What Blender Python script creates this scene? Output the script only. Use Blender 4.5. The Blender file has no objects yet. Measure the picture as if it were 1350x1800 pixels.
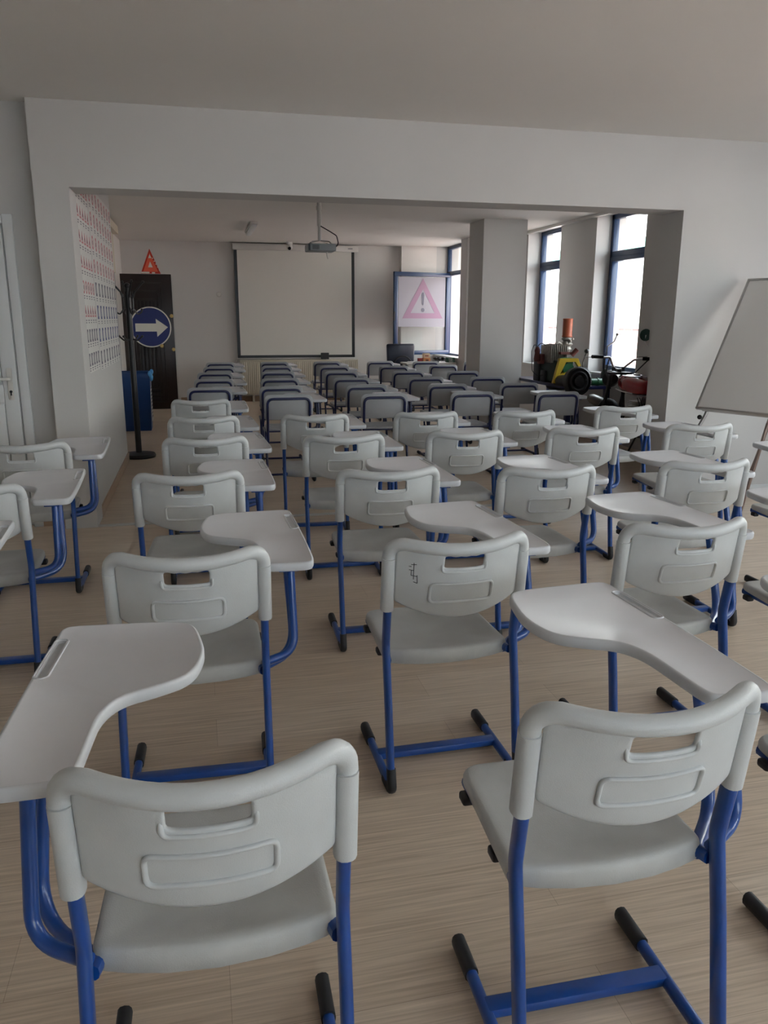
import bpy, bmesh, math, random
from mathutils import Vector, Matrix
random.seed(7)
SC = bpy.context.scene
COL = SC.collection
PI = math.pi

# ------------------------------------------------------------------ camera, world, light, exposure
cam_d = bpy.data.cameras.new('camera')
cam = bpy.data.objects.new('camera', cam_d); COL.objects.link(cam)
cam_d.sensor_fit = 'VERTICAL'; cam_d.sensor_height = 36.0; cam_d.lens = 1380.0 / 1800.0 * 36.0
cam_d.clip_start = 0.02; cam_d.clip_end = 300
_p, _y, _r = math.radians(13.9), math.radians(13.2), math.radians(0.2)
_f = Vector((math.sin(_y) * math.cos(_p), math.cos(_y) * math.cos(_p), -math.sin(_p)))
_ri = Vector((math.cos(_y), -math.sin(_y), 0)); _u = _ri.cross(_f)
_R = _ri * math.cos(_r) + _u * math.sin(_r); _U = -_ri * math.sin(_r) + _u * math.cos(_r)
m3 = Matrix((_R, _U, -_f)).transposed()
cam.matrix_world = Matrix.Translation((0, 0, 1.42)) @ m3.to_4x4()
SC.camera = cam

SKY = 1.0
EXPO = 3.0
W = bpy.data.worlds.new('world'); SC.world = W; W.use_nodes = True
bgn = W.node_tree.nodes['Background']
bgn.inputs[0].default_value = (0.88, 0.94, 1.04, 1); bgn.inputs[1].default_value = SKY
SC.view_settings.view_transform = 'Standard'; SC.view_settings.look = 'None'
SC.view_settings.gamma = 1; SC.view_settings.use_curve_mapping = False
SC.view_settings.exposure = EXPO

sun_d = bpy.data.lights.new('sun', 'SUN'); sun_d.energy = 4.6; sun_d.angle = .01; sun_d.color = (1, .97, .95)
sun = bpy.data.objects.new('sun', sun_d); COL.objects.link(sun)      # high behind this building: lights the street and the house opposite
sun.rotation_euler = Vector((.78, -.12, -.62)).to_track_quat('-Z', 'Y').to_euler()

def portal(loc, rot, sx, sy):
    l = bpy.data.lights.new('window_portal', 'AREA'); l.shape = 'RECTANGLE'; l.size = sx; l.size_y = sy
    l.cycles.is_portal = True
    o = bpy.data.objects.new('window_portal', l); COL.objects.link(o); o.location = loc; o.rotation_euler = rot
    return o
XF = 4.95   # frame plane of the side windows
# portals lie in the window openings and guide the sky light in (they emit nothing themselves); they shine along local -Z
portal((XF + .12, 10.57, 1.68), (0, PI / 2, 0), 1.85, 1.08)
portal((XF + .12, 8.52, 1.68), (0, PI / 2, 0), 1.85, 1.12)
portal((4.45, 13.0, 1.68), (0, PI / 2, 0), 1.85, 1.2)
FRONT_WIN = [(2.9, 4.6), (0.7, 2.4), (-1.7, 0.0)]
for a, b in FRONT_WIN:
    portal((5.60, (a + b) / 2, 1.68), (0, PI / 2, 0), 1.8, b - a)
ADDED_BACK_WIN = [(0.9, 2.7), (3.3, 5.0)]  # unseen windows behind the camera, added to brighten the near chairs and floor
for a, b in ADDED_BACK_WIN:
    portal(((a + b) / 2, -3.25, 1.6), (-PI / 2, 0, 0), b - a, 1.6)

# ------------------------------------------------------------------ materials
def srgb(r, g, b):
    f = lambda c: (c / 255 / 12.92) if c / 255 <= 0.04045 else ((c / 255 + 0.055) / 1.055) ** 2.4
    return (f(r), f(g), f(b), 1)

def mat(name, col, rough=.5, metal=0, bump=0, bscale=60, var=0, vscale=4, spec=None, trans=0, coat=0, vcol=None, stretch=None):
    m = bpy.data.materials.new(name); m.use_nodes = True
    nt = m.node_tree; b = nt.nodes['Principled BSDF']
    b.inputs['Base Color'].default_value = col; b.inputs['Roughness'].default_value = rough
    b.inputs['Metallic'].default_value = metal
    if spec is not None: b.inputs['Specular IOR Level'].default_value = spec
    if trans: b.inputs['Transmission Weight'].default_value = trans
    if coat: b.inputs['Coat Weight'].default_value = coat
    if bump or var:
        tc = nt.nodes.new('ShaderNodeTexCoord'); mp = nt.nodes.new('ShaderNodeMapping')
        nt.links.new(tc.outputs['Object'], mp.inputs[0])
        if stretch: mp.inputs['Scale'].default_value = stretch
    if bump:
        n = nt.nodes.new('ShaderNodeTexNoise'); n.inputs['Scale'].default_value = bscale; n.inputs['Detail'].default_value = 3
        nt.links.new(mp.outputs[0], n.inputs[0])
        bp = nt.nodes.new('ShaderNodeBump'); bp.inputs['Strength'].default_value = bump; bp.inputs['Distance'].default_value = .002
        nt.links.new(n.outputs[0], bp.inputs['Height']); nt.links.new(bp.outputs[0], b.inputs['Normal'])
    if var:
        n = nt.nodes.new('ShaderNodeTexNoise'); n.inputs['Scale'].default_value = vscale; n.inputs['Detail'].default_value = 5
        nt.links.new(mp.outputs[0], n.inputs[0])
        r = nt.nodes.new('ShaderNodeValToRGB'); r.color_ramp.elements[0].position = .35; r.color_ramp.elements[1].position = .7
        c2 = vcol or tuple(c * (1 - var) for c in col[:3]) + (1,)
        r.color_ramp.elements[0].color = c2; r.color_ramp.elements[1].color = col
        nt.links.new(n.outputs[0], r.inputs[0]); nt.links.new(r.outputs[0], b.inputs['Base Color'])
    return m

M = {}
M['wall'] = mat('wall_paint', srgb(206, 204, 201), .75, bump=.12, bscale=90, var=.04, vscale=1.2)
M['ceil'] = mat('ceiling_paint', srgb(234, 231, 226), .85, bump=.1, bscale=70, var=.04, vscale=.8)
M['wall_rear'] = mat('rear_wall_paint', srgb(226, 221, 216), .75, bump=.1, bscale=90, var=.04, vscale=1.2)
M['pvc'] = mat('white_pvc', srgb(222, 224, 224), .35)
M['cream'] = mat('cream_trim', srgb(205, 196, 175), .5)
M['plastic'] = mat('grey_plastic', srgb(200, 203, 203), .42, bump=.22, bscale=420, var=.10, vscale=9)
M['seatpl'] = mat('seat_plastic', srgb(194, 195, 192), .48, bump=.3, bscale=380, var=.16, vscale=7)
M['plastic_old'] = mat('aged_grey_plastic', srgb(196, 193, 178), .45, bump=.22, bscale=420, var=.12, vscale=8)
M['greyblue'] = mat('blue_grey_plastic', srgb(176, 178, 180), .5, bump=.2, bscale=300, var=.08, vscale=6)
M['blue'] = mat('blue_enamel', (.006, .070, .33, 1), .3, var=.25, vscale=14, coat=.3)
M['navy'] = mat('navy_enamel', (.008, .013, .075, 1), .3, coat=.3)
M['laminate'] = mat('tablet_laminate', srgb(222, 222, 226), .32, var=.05, vscale=5)
M['edge'] = mat('tablet_edge', srgb(205, 207, 210), .38)
M['rubber'] = mat('black_rubber', (.012, .012, .014, 1), .5)
M['black'] = mat('black_metal', (.008, .008, .009, 1), .35)
M['darkgrey'] = mat('dark_grey', (.03, .03, .035, 1), .5)
M['ink'] = mat('black_ink', (.01, .01, .012, 1), .7)
M['slot'] = mat('slot_shadow_grey', srgb(170, 168, 166), .4)
M['screen'] = mat('screen_fabric', srgb(222, 218, 210), .85, bump=.05, bscale=200)
M['frameblue'] = mat('window_frame_blue', srgb(30, 56, 92), .35, coat=.2)
M['doordark'] = mat('dark_brown_steel', srgb(38, 26, 22), .35, bump=.1, bscale=40)
M['doordark2'] = mat('dark_brown_panel', srgb(26, 19, 17), .38, bump=.2, bscale=25, stretch=(8, 8, 1))
M['brass'] = mat('brass', srgb(200, 170, 110), .3, metal=.8)
M['chrome'] = mat('chrome', (.75, .75, .75, 1), .32, metal=.85)
M['alu'] = mat('aluminium', srgb(170, 168, 165), .35, metal=.7)
M['copperish'] = mat('easel_pole', srgb(150, 132, 124), .3, metal=.7)
M['steel'] = mat('cast_steel', srgb(165, 160, 150), .5, metal=.4, var=.4, vscale=30)
M['signblue'] = mat('sign_blue', srgb(30, 44, 110), .4)
M['signwhite'] = mat('sign_white', srgb(232, 228, 215), .5)
M['signred'] = mat('sign_red', srgb(190, 60, 60), .5)
M['paper'] = mat('poster_paper', srgb(218, 216, 212), .6)
M['posterred'] = mat('poster_red', srgb(200, 112, 122), .6)
M['posterink'] = mat('poster_ink', srgb(100, 98, 112), .6)
M['posterblue'] = mat('poster_blue', srgb(70, 80, 130), .6)
M['binblue'] = mat('bin_blue', srgb(20, 62, 120), .35, var=.15, vscale=3)
M['bagblue'] = mat('bag_blue', srgb(80, 165, 225), .3, trans=.2)
M['trired'] = mat('reflector_red', srgb(205, 50, 30), .25, coat=.5)
M['triorange'] = mat('reflector_orange', srgb(240, 95, 60), .3, coat=.5)
M['radiator'] = mat('radiator_enamel', srgb(222, 214, 196), .35)
M['projector'] = mat('projector_grey', srgb(150, 154, 154), .45)
M['offwhite'] = mat('off_white_plastic', srgb(215, 212, 206), .4)
M['leather'] = mat('navy_leather', srgb(28, 36, 52), .4, bump=.2, bscale=120)
M['desk'] = mat('desk_white', srgb(222, 218, 210), .4)
M['green'] = mat('machine_green', srgb(20, 95, 55), .4, coat=.3)
M['dkgreen'] = mat('dark_green_paint', srgb(18, 45, 30), .45)
M['yellow'] = mat('machine_yellow', srgb(200, 170, 45), .4, coat=.2)
M['orange'] = mat('filter_orange', srgb(165, 85, 55), .5)
M['rust'] = mat('rust_red', srgb(95, 45, 38), .6)
M['tankred'] = mat('tank_red', srgb(150, 16, 28), .15, coat=1)
M['tankstripe'] = mat('tank_cream_stripe', srgb(215, 205, 215), .2, coat=1)
M['mirror'] = mat('mirror_glass', srgb(70, 100, 95), .08, metal=.9)
M['tyre'] = mat('tyre_rubber', (.012, .012, .012, 1), .75, bump=.3, bscale=80)
M['boxorange'] = mat('box_orange', srgb(225, 150, 100), .6)
M['boxred'] = mat('box_red', srgb(165, 50, 45), .6)
M['boxcream'] = mat('box_cream', srgb(235, 205, 170), .6)
M['boxgreen'] = mat('box_green', srgb(35, 80, 60), .55)
M['board'] = mat('whiteboard_enamel', srgb(226, 224, 220), .25, coat=.4)
M['muffler'] = mat('muffler_steel', srgb(150, 148, 144), .35, metal=.6)
M['tile'] = mat('tile_base', srgb(176, 150, 125), .4)
M['plastline'] = mat('sill_marble', srgb(205, 203, 198), .3)
M['socket'] = mat('socket_white', srgb(225, 220, 212), .4)
M['pink'] = mat('poster_pink_band', srgb(136, 105, 128), .6)
M['exgrey'] = mat('exclamation_grey', srgb(84, 84, 100), .6)
M['sheetw'] = mat('window_poster_sheet', srgb(140, 139, 147), .6)

def glass_mat():
    m = bpy.data.materials.new('window_glass'); m.use_nodes = True; nt = m.node_tree
    for n in list(nt.nodes): nt.nodes.remove(n)
    o = nt.nodes.new('ShaderNodeOutputMaterial'); mx = nt.nodes.new('ShaderNodeMixShader')
    t = nt.nodes.new('ShaderNodeBsdfTransparent'); t.inputs[0].default_value = (.93, .96, .96, 1)
    g = nt.nodes.new('ShaderNodeBsdfGlossy'); g.inputs['Roughness'].default_value = .02
    f = nt.nodes.new('ShaderNodeFresnel'); f.inputs[0].default_value = 1.35
    ge = nt.nodes.new('ShaderNodeNewGeometry'); inv = nt.nodes.new('ShaderNodeMath'); inv.operation = 'SUBTRACT'; inv.inputs[0].default_value = 1
    mu = nt.nodes.new('ShaderNodeMath'); mu.operation = 'MULTIPLY'          # reflect once, on the outer face of each pane only
    nt.links.new(ge.outputs['Backfacing'], inv.inputs[1]); nt.links.new(inv.outputs[0], mu.inputs[0]); nt.links.new(f.outputs[0], mu.inputs[1])
    nt.links.new(mu.outputs[0], mx.inputs[0]); nt.links.new(t.outputs[0], mx.inputs[1]); nt.links.new(g.outputs[0], mx.inputs[2])
    nt.links.new(mx.outputs[0], o.inputs[0]); return m
M['glass'] = glass_mat()

def floor_mat():
    m = bpy.data.materials.new('oak_laminate'); m.use_nodes = True; nt = m.node_tree; b = nt.nodes['Principled BSDF']
    L = nt.links.new
    tc = nt.nodes.new('ShaderNodeTexCoord')
    br = nt.nodes.new('ShaderNodeTexBrick'); br.offset = .37; br.squash = 1
    br.inputs['Scale'].default_value = 1; br.inputs['Brick Width'].default_value = 1.28; br.inputs['Row Height'].default_value = .19
    br.inputs['Mortar Size'].default_value = .0008; br.inputs['Mortar Smooth'].default_value = .2; br.inputs['Bias'].default_value = 0
    br.inputs['Color1'].default_value = srgb(212, 193, 171); br.inputs['Color2'].default_value = srgb(221, 204, 184)
    br.inputs['Mortar'].default_value = srgb(182, 162, 142)
    L(tc.outputs['Object'], br.inputs[0])
    mp = nt.nodes.new('ShaderNodeMapping'); mp.inputs['Scale'].default_value = (1.6, 60, 1)
    L(tc.outputs['Object'], mp.inputs[0])
    n = nt.nodes.new('ShaderNodeTexNoise'); n.inputs['Scale'].default_value = 2.2; n.inputs['Detail'].default_value = 7; n.inputs['Distortion'].default_value = .6
    L(mp.outputs[0], n.inputs[0])
    r = nt.nodes.new('ShaderNodeValToRGB'); r.color_ramp.elements[0].position = .3; r.color_ramp.elements[0].color = (.74, .70, .66, 1)
    r.color_ramp.elements[1].position = .68; r.color_ramp.elements[1].color = (1.06, 1.05, 1.04, 1)
    L(n.outputs[0], r.inputs[0])
    mx = nt.nodes.new('ShaderNodeMix'); mx.data_type = 'RGBA'; mx.blend_type = 'MULTIPLY'; mx.inputs[0].default_value = 1
    L(br.outputs[0], mx.inputs[6]); L(r.outputs[0], mx.inputs[7]); L(mx.outputs[2], b.inputs['Base Color'])
    b.inputs['Roughness'].default_value = .36
    bp = nt.nodes.new('ShaderNodeBump'); bp.inputs['Strength'].default_value = .12; bp.inputs['Distance'].default_value = .002
    L(n.outputs[0], bp.inputs['Height']); L(bp.outputs[0], b.inputs['Normal'])
    return m
M['floor'] = floor_mat()

def brick_mat():
    m = bpy.data.materials.new('brick_facade'); m.use_nodes = True; nt = m.node_tree; b = nt.nodes['Principled BSDF']
    tc = nt.nodes.new('ShaderNodeTexCoord'); mp = nt.nodes.new('ShaderNodeMapping'); mp.inputs['Rotation'].default_value = (0, PI / 2, PI / 2)
    nt.links.new(tc.outputs['Object'], mp.inputs[0])
    br = nt.nodes.new('ShaderNodeTexBrick'); br.inputs['Scale'].default_value = 1; br.inputs['Brick Width'].default_value = .5; br.inputs['Row Height'].default_value = .16
    br.inputs['Mortar Size'].default_value = .02
    br.inputs['Color1'].default_value = (.27, .15, .13, 1); br.inputs['Color2'].default_value = (.33, .19, .165, 1); br.inputs['Mortar'].default_value = (.42, .37, .35, 1)
    nt.links.new(mp.outputs[0], br.inputs[0]); nt.links.new(br.outputs[0], b.inputs['Base Color']); b.inputs['Roughness'].default_value = .9
    return m
M['brick'] = brick_mat()
M['render_wall'] = mat('pale_render', srgb(225, 220, 215), .9)
M['greenband'] = mat('green_band', srgb(70, 120, 100), .8)
M['asphalt'] = mat('street', (.25, .25, .26, 1), .9)

# ------------------------------------------------------------------ mesh helpers
def obj(name, bm, mats, parent=None, loc=None, smooth=True, angle=40):
    me = bpy.data.meshes.new(name)
    bmesh.ops.recalc_face_normals(bm, faces=bm.faces)
    bm.to_mesh(me); bm.free()
    for m in (mats if isinstance(mats, (list, tuple)) else [mats]): me.materials.append(m)
    if smooth:
        for p in me.polygons: p.use_smooth = True
        me.set_sharp_from_angle(angle=math.radians(angle))
    o = bpy.data.objects.new(name, me); COL.objects.link(o)
    if parent: o.parent = parent
    if loc is not None: o.location = loc
    return o

def bake(o):
    dg = bpy.context.evaluated_depsgraph_get(); dg.update()
    me = bpy.data.meshes.new_from_object(o.evaluated_get(dg)); old = o.data
    o.modifiers.clear(); o.data = me; me.name = old.name
    for p in me.polygons: p.use_smooth = True

def box(bm, x0, x1, y0, y1, z0, z1, bev=0, mi=0, M4=None, seg=2):
    r = bmesh.ops.create_cube(bm, size=1)
    vs = r['verts']
    for v in vs:
        v.co = Vector((x0 + (v.co.x + .5) * (x1 - x0), y0 + (v.co.y + .5) * (y1 - y0), z0 + (v.co.z + .5) * (z1 - z0)))
    fs = set(f for v in vs for f in v.link_faces)
    if bev:
        es = list(set(e for v in vs for e in v.link_edges))
        rr = bmesh.ops.bevel(bm, geom=es, offset=bev, segments=seg, profile=.5, affect='EDGES')
        fs = set(rr['faces']) | set(f for f in fs if f.is_valid)
        vs = list(set(v for f in fs for v in f.verts))
        for v in list(vs):
            for f in v.link_faces: fs.add(f)
    for f in fs: f.material_index = mi
    if M4 is not None:
        vv = set(v for f in fs for v in f.verts)
        bmesh.ops.transform(bm, matrix=M4, verts=list(vv))
    return fs

def cyl(bm, p0, p1, r0, r1=None, n=20, mi=0, cap=True):
    p0 = Vector(p0); p1 = Vector(p1); r1 = r0 if r1 is None else r1
    t = (p1 - p0).normalized(); a = t.orthogonal().normalized(); b = t.cross(a)
    A = [bm.verts.new(p0 + (a * math.cos(2 * PI * i / n) + b * math.sin(2 * PI * i / n)) * r0) for i in range(n)]
    B = [bm.verts.new(p1 + (a * math.cos(2 * PI * i / n) + b * math.sin(2 * PI * i / n)) * r1) for i in range(n)]
    for i in range(n):
        bm.faces.new((A[i], A[(i + 1) % n], B[(i + 1) % n], B[i])).material_index = mi
    if cap:
        bm.faces.new(A[::-1]).material_index = mi; bm.faces.new(B).material_index = mi

def lathe(bm, prof, n=24, origin=(0, 0, 0), axis=(0, 0, 1), mi=0):
    ax = Vector(axis).normalized(); a = ax.orthogonal().normalized(); b = ax.cross(a); O = Vector(origin)
    prev = None
    for r, h in prof:
        if r < 1e-6: ring = [bm.verts.new(O + ax * h)]
        else: ring = [bm.verts.new(O + ax * h + (a * math.cos(2 * PI * i / n) + b * math.sin(2 * PI * i / n)) * r) for i in range(n)]
        if prev is not None:
            for i in range(n):
                j = (i + 1) % n
                if len(prev) == 1 and len(ring) == 1: break
                if len(prev) == 1: f = bm.faces.new((prev[0], ring[i], ring[j]))
                elif len(ring) == 1: f = bm.faces.new((prev[i], prev[j], ring[0]))
                else: f = bm.faces.new((prev[i], prev[j], ring[j], ring[i]))
                f.material_index = mi
        prev = ring

def ball(bm, c, r, n=16, mi=0, sc=(1, 1, 1)):
    rr = bmesh.ops.create_uvsphere(bm, u_segments=n, v_segments=max(6, n // 2), radius=r)
    for v in rr['verts']: v.co = Vector((v.co.x * sc[0], v.co.y * sc[1], v.co.z * sc[2])) + Vector(c)
    for f in set(f for v in rr['verts'] for f in v.link_faces): f.material_index = mi

def fillet(pts, rad, n=6):
    pts = [Vector(p) for p in pts]; out = [pts[0]]
    for i in range(1, len(pts) - 1):
        r = rad[i] if isinstance(rad, (list, tuple)) else rad
        a = (pts[i - 1] - pts[i]); b = (pts[i + 1] - pts[i]); la, lb = a.length, b.length
        a.normalize(); b.normalize(); ang = a.angle(b)
        if r <= 0 or ang > PI - .02: out.append(pts[i]); continue
        d = min(r / math.tan(ang / 2), la * .49, lb * .49)
        p0 = pts[i] + a * d; p2 = pts[i] + b * d
        for k in range(n + 1):
            t = k / n; out.append(p0 * (1 - t) ** 2 + pts[i] * (2 * t * (1 - t)) + p2 * t * t)
    out.append(pts[-1]); return out

def sweep(bm, pts, r1, r2=None, n=10, side=None, mi=0, cap=True, ex=1.0, closed=False):
    """tube along pts; r1 = half width along 'side', r2 = half width across; ex<1 gives a squarer section"""
    pts = [Vector(p) for p in pts]; r2 = r1 if r2 is None else r2
    N = len(pts); rings = []; pa = None
    for i in range(N):
        if closed: t = (pts[(i + 1) % N] - pts[i - 1]).normalized()
        else: t = (pts[min(i + 1, N - 1)] - pts[max(i - 1, 0)]).normalized()
        if side is not None:
            a = Vector(side); a = (a - t * a.dot(t)).normalized()
        else:
            if pa is None: a = t.orthogonal().normalized()
            else: a = (pa - t * pa.dot(t)).normalized()
            pa = a
        b = t.cross(a)
        k = 1.0
        if 0 < i < N - 1 or closed:
            d1 = (pts[i] - pts[i - 1]).normalized(); d2 = (pts[(i + 1) % N] - pts[i]).normalized()
            k = 1.0
        ring = []
        for j in range(n):
            c = math.cos(2 * PI * j / n); s = math.sin(2 * PI * j / n)
            c = math.copysign(abs(c) ** ex, c); s = math.copysign(abs(s) ** ex, s)
            ring.append(bm.verts.new(pts[i] + a * c * r1 * k + b * s * r2 * k))
        rings.append(ring)
    for i in range(N if closed else N - 1):
        A, B = rings[i], rings[(i + 1) % N]
        for j in range(n):
            bm.faces.new((A[j], A[(j + 1) % n], B[(j + 1) % n], B[j])).material_index = mi
    if cap and not closed:
        bm.faces.new(rings[0][::-1]).material_index = mi; bm.faces.new(rings[-1]).material_index = mi

def round_poly(pts, rad, n=6):
    """closed 2-D outline with rounded corners"""
    out = []; N = len(pts)
    for i in range(N):
        p = Vector(pts[i]); a = Vector(pts[i - 1]) - p; b = Vector(pts[(i + 1) % N]) - p
        la, lb = a.length, b.length; a.normalize(); b.normalize(); ang = a.angle(b)
        r = rad[i] if isinstance(rad, (list, tuple)) else rad
        d = min(r / math.tan(ang / 2), la * .48, lb * .48) if ang < PI - .02 else 0
        if d < 1e-5: out.append(p); continue
        p0 = p + a * d; p2 = p + b * d
        for k in range(n + 1):
            t = k / n; out.append(p0 * (1 - t) ** 2 + p * (2 * t * (1 - t)) + p2 * t * t)
    return out

def inset2(out, d):
    """inset a ccw outline by d"""
    N = len(out); res = []
    for i in range(N):
        t = (out[(i + 1) % N] - out[i - 1]);
        if t.length < 1e-9: t = Vector((1, 0))
        t.normalize(); res.append(out[i] + Vector((-t.y, t.x)) * d)
    return res

def loft(bm, rings, cap0=True, cap1=True, mi=0, mi_cap1=None):
    R = [[bm.verts.new(p) for p in r] for r in rings]
    n = len(R[0])
    for A, B in zip(R[:-1], R[1:]):
        for j in range(n): bm.faces.new((A[j], A[(j + 1) % n], B[(j + 1) % n], B[j])).material_index = mi
    if cap0: bm.faces.new(R[0][::-1]).material_index = mi
    if cap1: bm.faces.new(R[-1]).material_index = mi if mi_cap1 is None else mi_cap1
    return R

def prism(bm, outline, z0, z1, bev=.002, mi=0):
    o = outline; i = inset2(o, bev)
    loft(bm, [[Vector((p.x, p.y, z0)) for p in i], [Vector((p.x, p.y, z0 + bev)) for p in o],
              [Vector((p.x, p.y, z1 - bev)) for p in o], [Vector((p.x, p.y, z1)) for p in i]], mi=mi)

def thing(name, label, cat, loc=(0, 0, 0), rz=0, group=None):
    o = bpy.data.objects.new(name, None); COL.objects.link(o); o.empty_display_size = .1
    o.location = loc; o.rotation_euler = (0, 0, rz); o['label'] = label; o['category'] = cat
    if group: o['group'] = group
    return o
def tag(o, label, cat, group=None):
    o['label'] = label; o['category'] = cat
    if group: o['group'] = group
    return o
def struct(name, bm, m, parent=None, **k):
    o = obj(name, bm, m, parent, **k)
    if parent is None: o['kind'] = 'structure'
    return o
def B(*a, **k):
    bm = bmesh.new(); box(bm, *a, **k); return bm

# ------------------------------------------------------------------ the room
ZC, ZR, ZB = 2.71, 2.62, 2.21      # front ceiling, rear ceiling, underside of beam
YD, YE = 5.58, 5.88                # dividing wall front / back
struct('floor', B(-3.2, 5.9, -3.6, 14.3, -.12, 0), M['floor'], smooth=False)
struct('ceiling_front', B(-3.2, 5.9, -3.6, 5.83, ZC, ZC + .15), M['ceil'], smooth=False)
struct('ceiling_rear', B(-1.6, 5.3, 5.84, 14.3, ZR, ZR + .25), M['ceil'], smooth=False)
bm = bmesh.new()                                            # dividing wall with its wide opening
box(bm, -.94, -.73, YD, YE, 0, ZC)
box(bm, -.73, 3.61, YD, YE, ZB, ZC)
box(bm, 3.61, 5.7, YD, YE, 0, ZC)
struct('wall_divider', bm, M['wall'], smooth=False)
# recessed wall with the white door, left of the pillar
bm = bmesh.new()
box(bm, -1.10, -.94, 5.70, 5.85, 0, ZC); box(bm, -1.98, -1.10, 5.70, 5.85, 2.05, ZC); box(bm, -3.2, -1.98, 5.70, 5.85, 0, ZC)
struct('wall_door_side', bm, M['wall'], smooth=False)
struct('wall_left', B(-3.2, -3.05, -3.4, 5.85, 0, ZC), M['wall'], smooth=False)
# right wall of front room with windows
def wall_with_holes_x(name, x0, x1, y0, y1, holes, z0, z1, zt, m):
    bm = bmesh.new(); c = y0
    for a, b in sorted(holes):
        box(bm, x0, x1, c, a, 0, zt); box(bm, x0, x1, a, b, 0, z0)
        if z1 < zt - .005: box(bm, x0, x1, a, b, z1, zt)
        c = b
    box(bm, x0, x1, c, y1, 0, zt)
    return struct(name, bm, m, smooth=False)
wall_with_holes_x('wall_right_front', 5.40, 5.68, -3.4, YE, FRONT_WIN, .78, 2.58, ZC, M['wall'])
bm = bmesh.new(); c = -3.05
for a, b in ADDED_BACK_WIN:
    box(bm, c, a, -3.4, -3.2, 0, ZC); box(bm, a, b, -3.4, -3.2, 0, .8); box(bm, a, b, -3.4, -3.2, 2.4, ZC); c = b
box(bm, c, 5.68, -3.4, -3.2, 0, ZC)
struct('wall_behind_camera', bm, M['wall'], smooth=False)
# rear room
struct('wall_posters', B(-1.12, -.74, YE, 8.32, 0, ZR), M['wall'], smooth=False)
struct('wall_left_rear', B(-1.30, -1.12, YE, 14.1, 0, ZR), M['wall_rear'], smooth=False)
struct('wall_back', B(-1.3, 5.2, 13.9, 14.1, 0, ZR), M['wall_rear'], smooth=False)
struct('wall_pilaster', B(3.52, 4.15, 13.75, 13.95, 0, ZR), M['wall_rear'], smooth=False)
wall_with_holes_x('wall_right_rear', 4.72, 5.10, YE, 12.1, [(7.96, 9.06), (10.03, 11.1)], .76, ZR, ZR, M['wall'])
wall_with_holes_x('wall_right_far', 4.15, 4.55, 12.1, 14.1, [(12.42, 13.75)], .76, ZR, ZR, M['wall'])
struct('wall_column', B(3.56, 4.14, 9.78, 10.32, 0, ZR), M['wall'], smooth=False)
struct('trim_ceiling_channel', B(4.66, 4.72, YE, 12.1, ZR - .035, ZR - .001), M['plastline'], smooth=False)
struct('baseboard_posters', B(-.74, -.728, YE + .001, 8.33, 0, .075), M['tile'], smooth=False)
struct('baseboard_right', B(3.62, 5.40, YD - .012, YD, 0, .07), M['pvc'], smooth=False)
struct('baseboard_door_side', B(-1.10, -.94, 5.688, 5.70, 0, .08), M['tile'], smooth=False)
struct('baseboard_left', B(-3.05, -2.04, 5.688, 5.70, 0, .08), M['tile'], smooth=False)
struct('baseboard_back', B(-.3, 4.15, 13.885, 13.9, 0, .09), M['tile'], smooth=False)
struct('trim_threshold', B(-.73, 3.61, YD + .005, YD + .055, 0, .006), M['plastline'], smooth=False)
bm = bmesh.new()                                             # cream casing on the rear left wall
box(bm, -1.12, -.95, 10.55, 11.7, 2.50, 2.60); box(bm, -1.12, -1.02, 11.35, 11.7, 2.0, 2.5)
struct('trim_casing', bm, M['cream'], smooth=False)

# windows: blue frames with glass
def window(n, x, y0, y1, z0, z1, trans, rail=.055, top_split=True, depth=.07, open_lower=False):
    bm = bmesh.new(); g = rail; d = depth / 2
    for a, b, c, e in ((y0, y1, z0, z0 + g), (y0, y1, z1 - g, z1), (y0, y1, trans, trans + .07)):
        box(bm, x - d, x + d, a, b, c, e, bev=.004)
    box(bm, x - d, x + d, y0, y0 + g, z0, z1, bev=.004); box(bm, x - d, x + d, y1 - g, y1, z0, z1, bev=.004)
    w = struct('window_%d' % n, bm, M['frameblue'])
    bm = bmesh.new()                                         # inner sash of the lower light
    if not open_lower:
        s = .05; a, b, c, e = y0 + g, y1 - g, z0 + g, trans
        box(bm, x - d - .02, x + d - .01, a, b, c, c + s, bev=.004); box(bm, x - d - .02, x + d - .01, a, b, e - s, e, bev=.004)
        box(bm, x - d - .02, x + d - .01, a, a + s, c + s, e - s, bev=.004); box(bm, x - d - .02, x + d - .01, b - s, b, c + s, e - s, bev=.004)
        obj('sash', bm, M['frameblue'], w)
        obj('pane', B(x - .003, x + .003, a + s, b - s, c + s, e - s), M['glass'], w, smooth=False)
    else: bm.free()
    obj('pane', B(x - .003, x + .003, y0 + g, y1 - g, trans + .07, z1 - g), M['glass'], w, smooth=False)
    return w
window(1, 4.38, 12.42, 13.75, .76, ZR, 2.13, open_lower=True)
window(2, XF, 10.03, 11.1, .76, ZR, 2.13)
window(3, XF, 7.96, 9.06, .76, ZR, 2.13)
for i, (a, b) in enumerate(FRONT_WIN): window(4 + i, 5.56, a, b, .78, 2.58, 2.0)
for i, (a, b) in enumerate(ADDED_BACK_WIN):
    bm = bmesh.new(); g = .06
    for q in ((a, b, .8, .8 + g), (a, b, 2.4 - g, 2.4), (a, a + g, .8, 2.4), (b - g, b, .8, 2.4), ((a + b) / 2 - .03, (a + b) / 2 + .03, .8, 2.4)):
        box(bm, q[0], q[1], -3.32, -3.26, q[2], q[3])
    w = struct('window_%d' % (7 + i), bm, M['frameblue'])  # frame of an added window, out of view, there for its light
    obj('pane', B(a, b, -3.293, -3.287, .86, 2.34), M['glass'], w, smooth=False)
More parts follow.
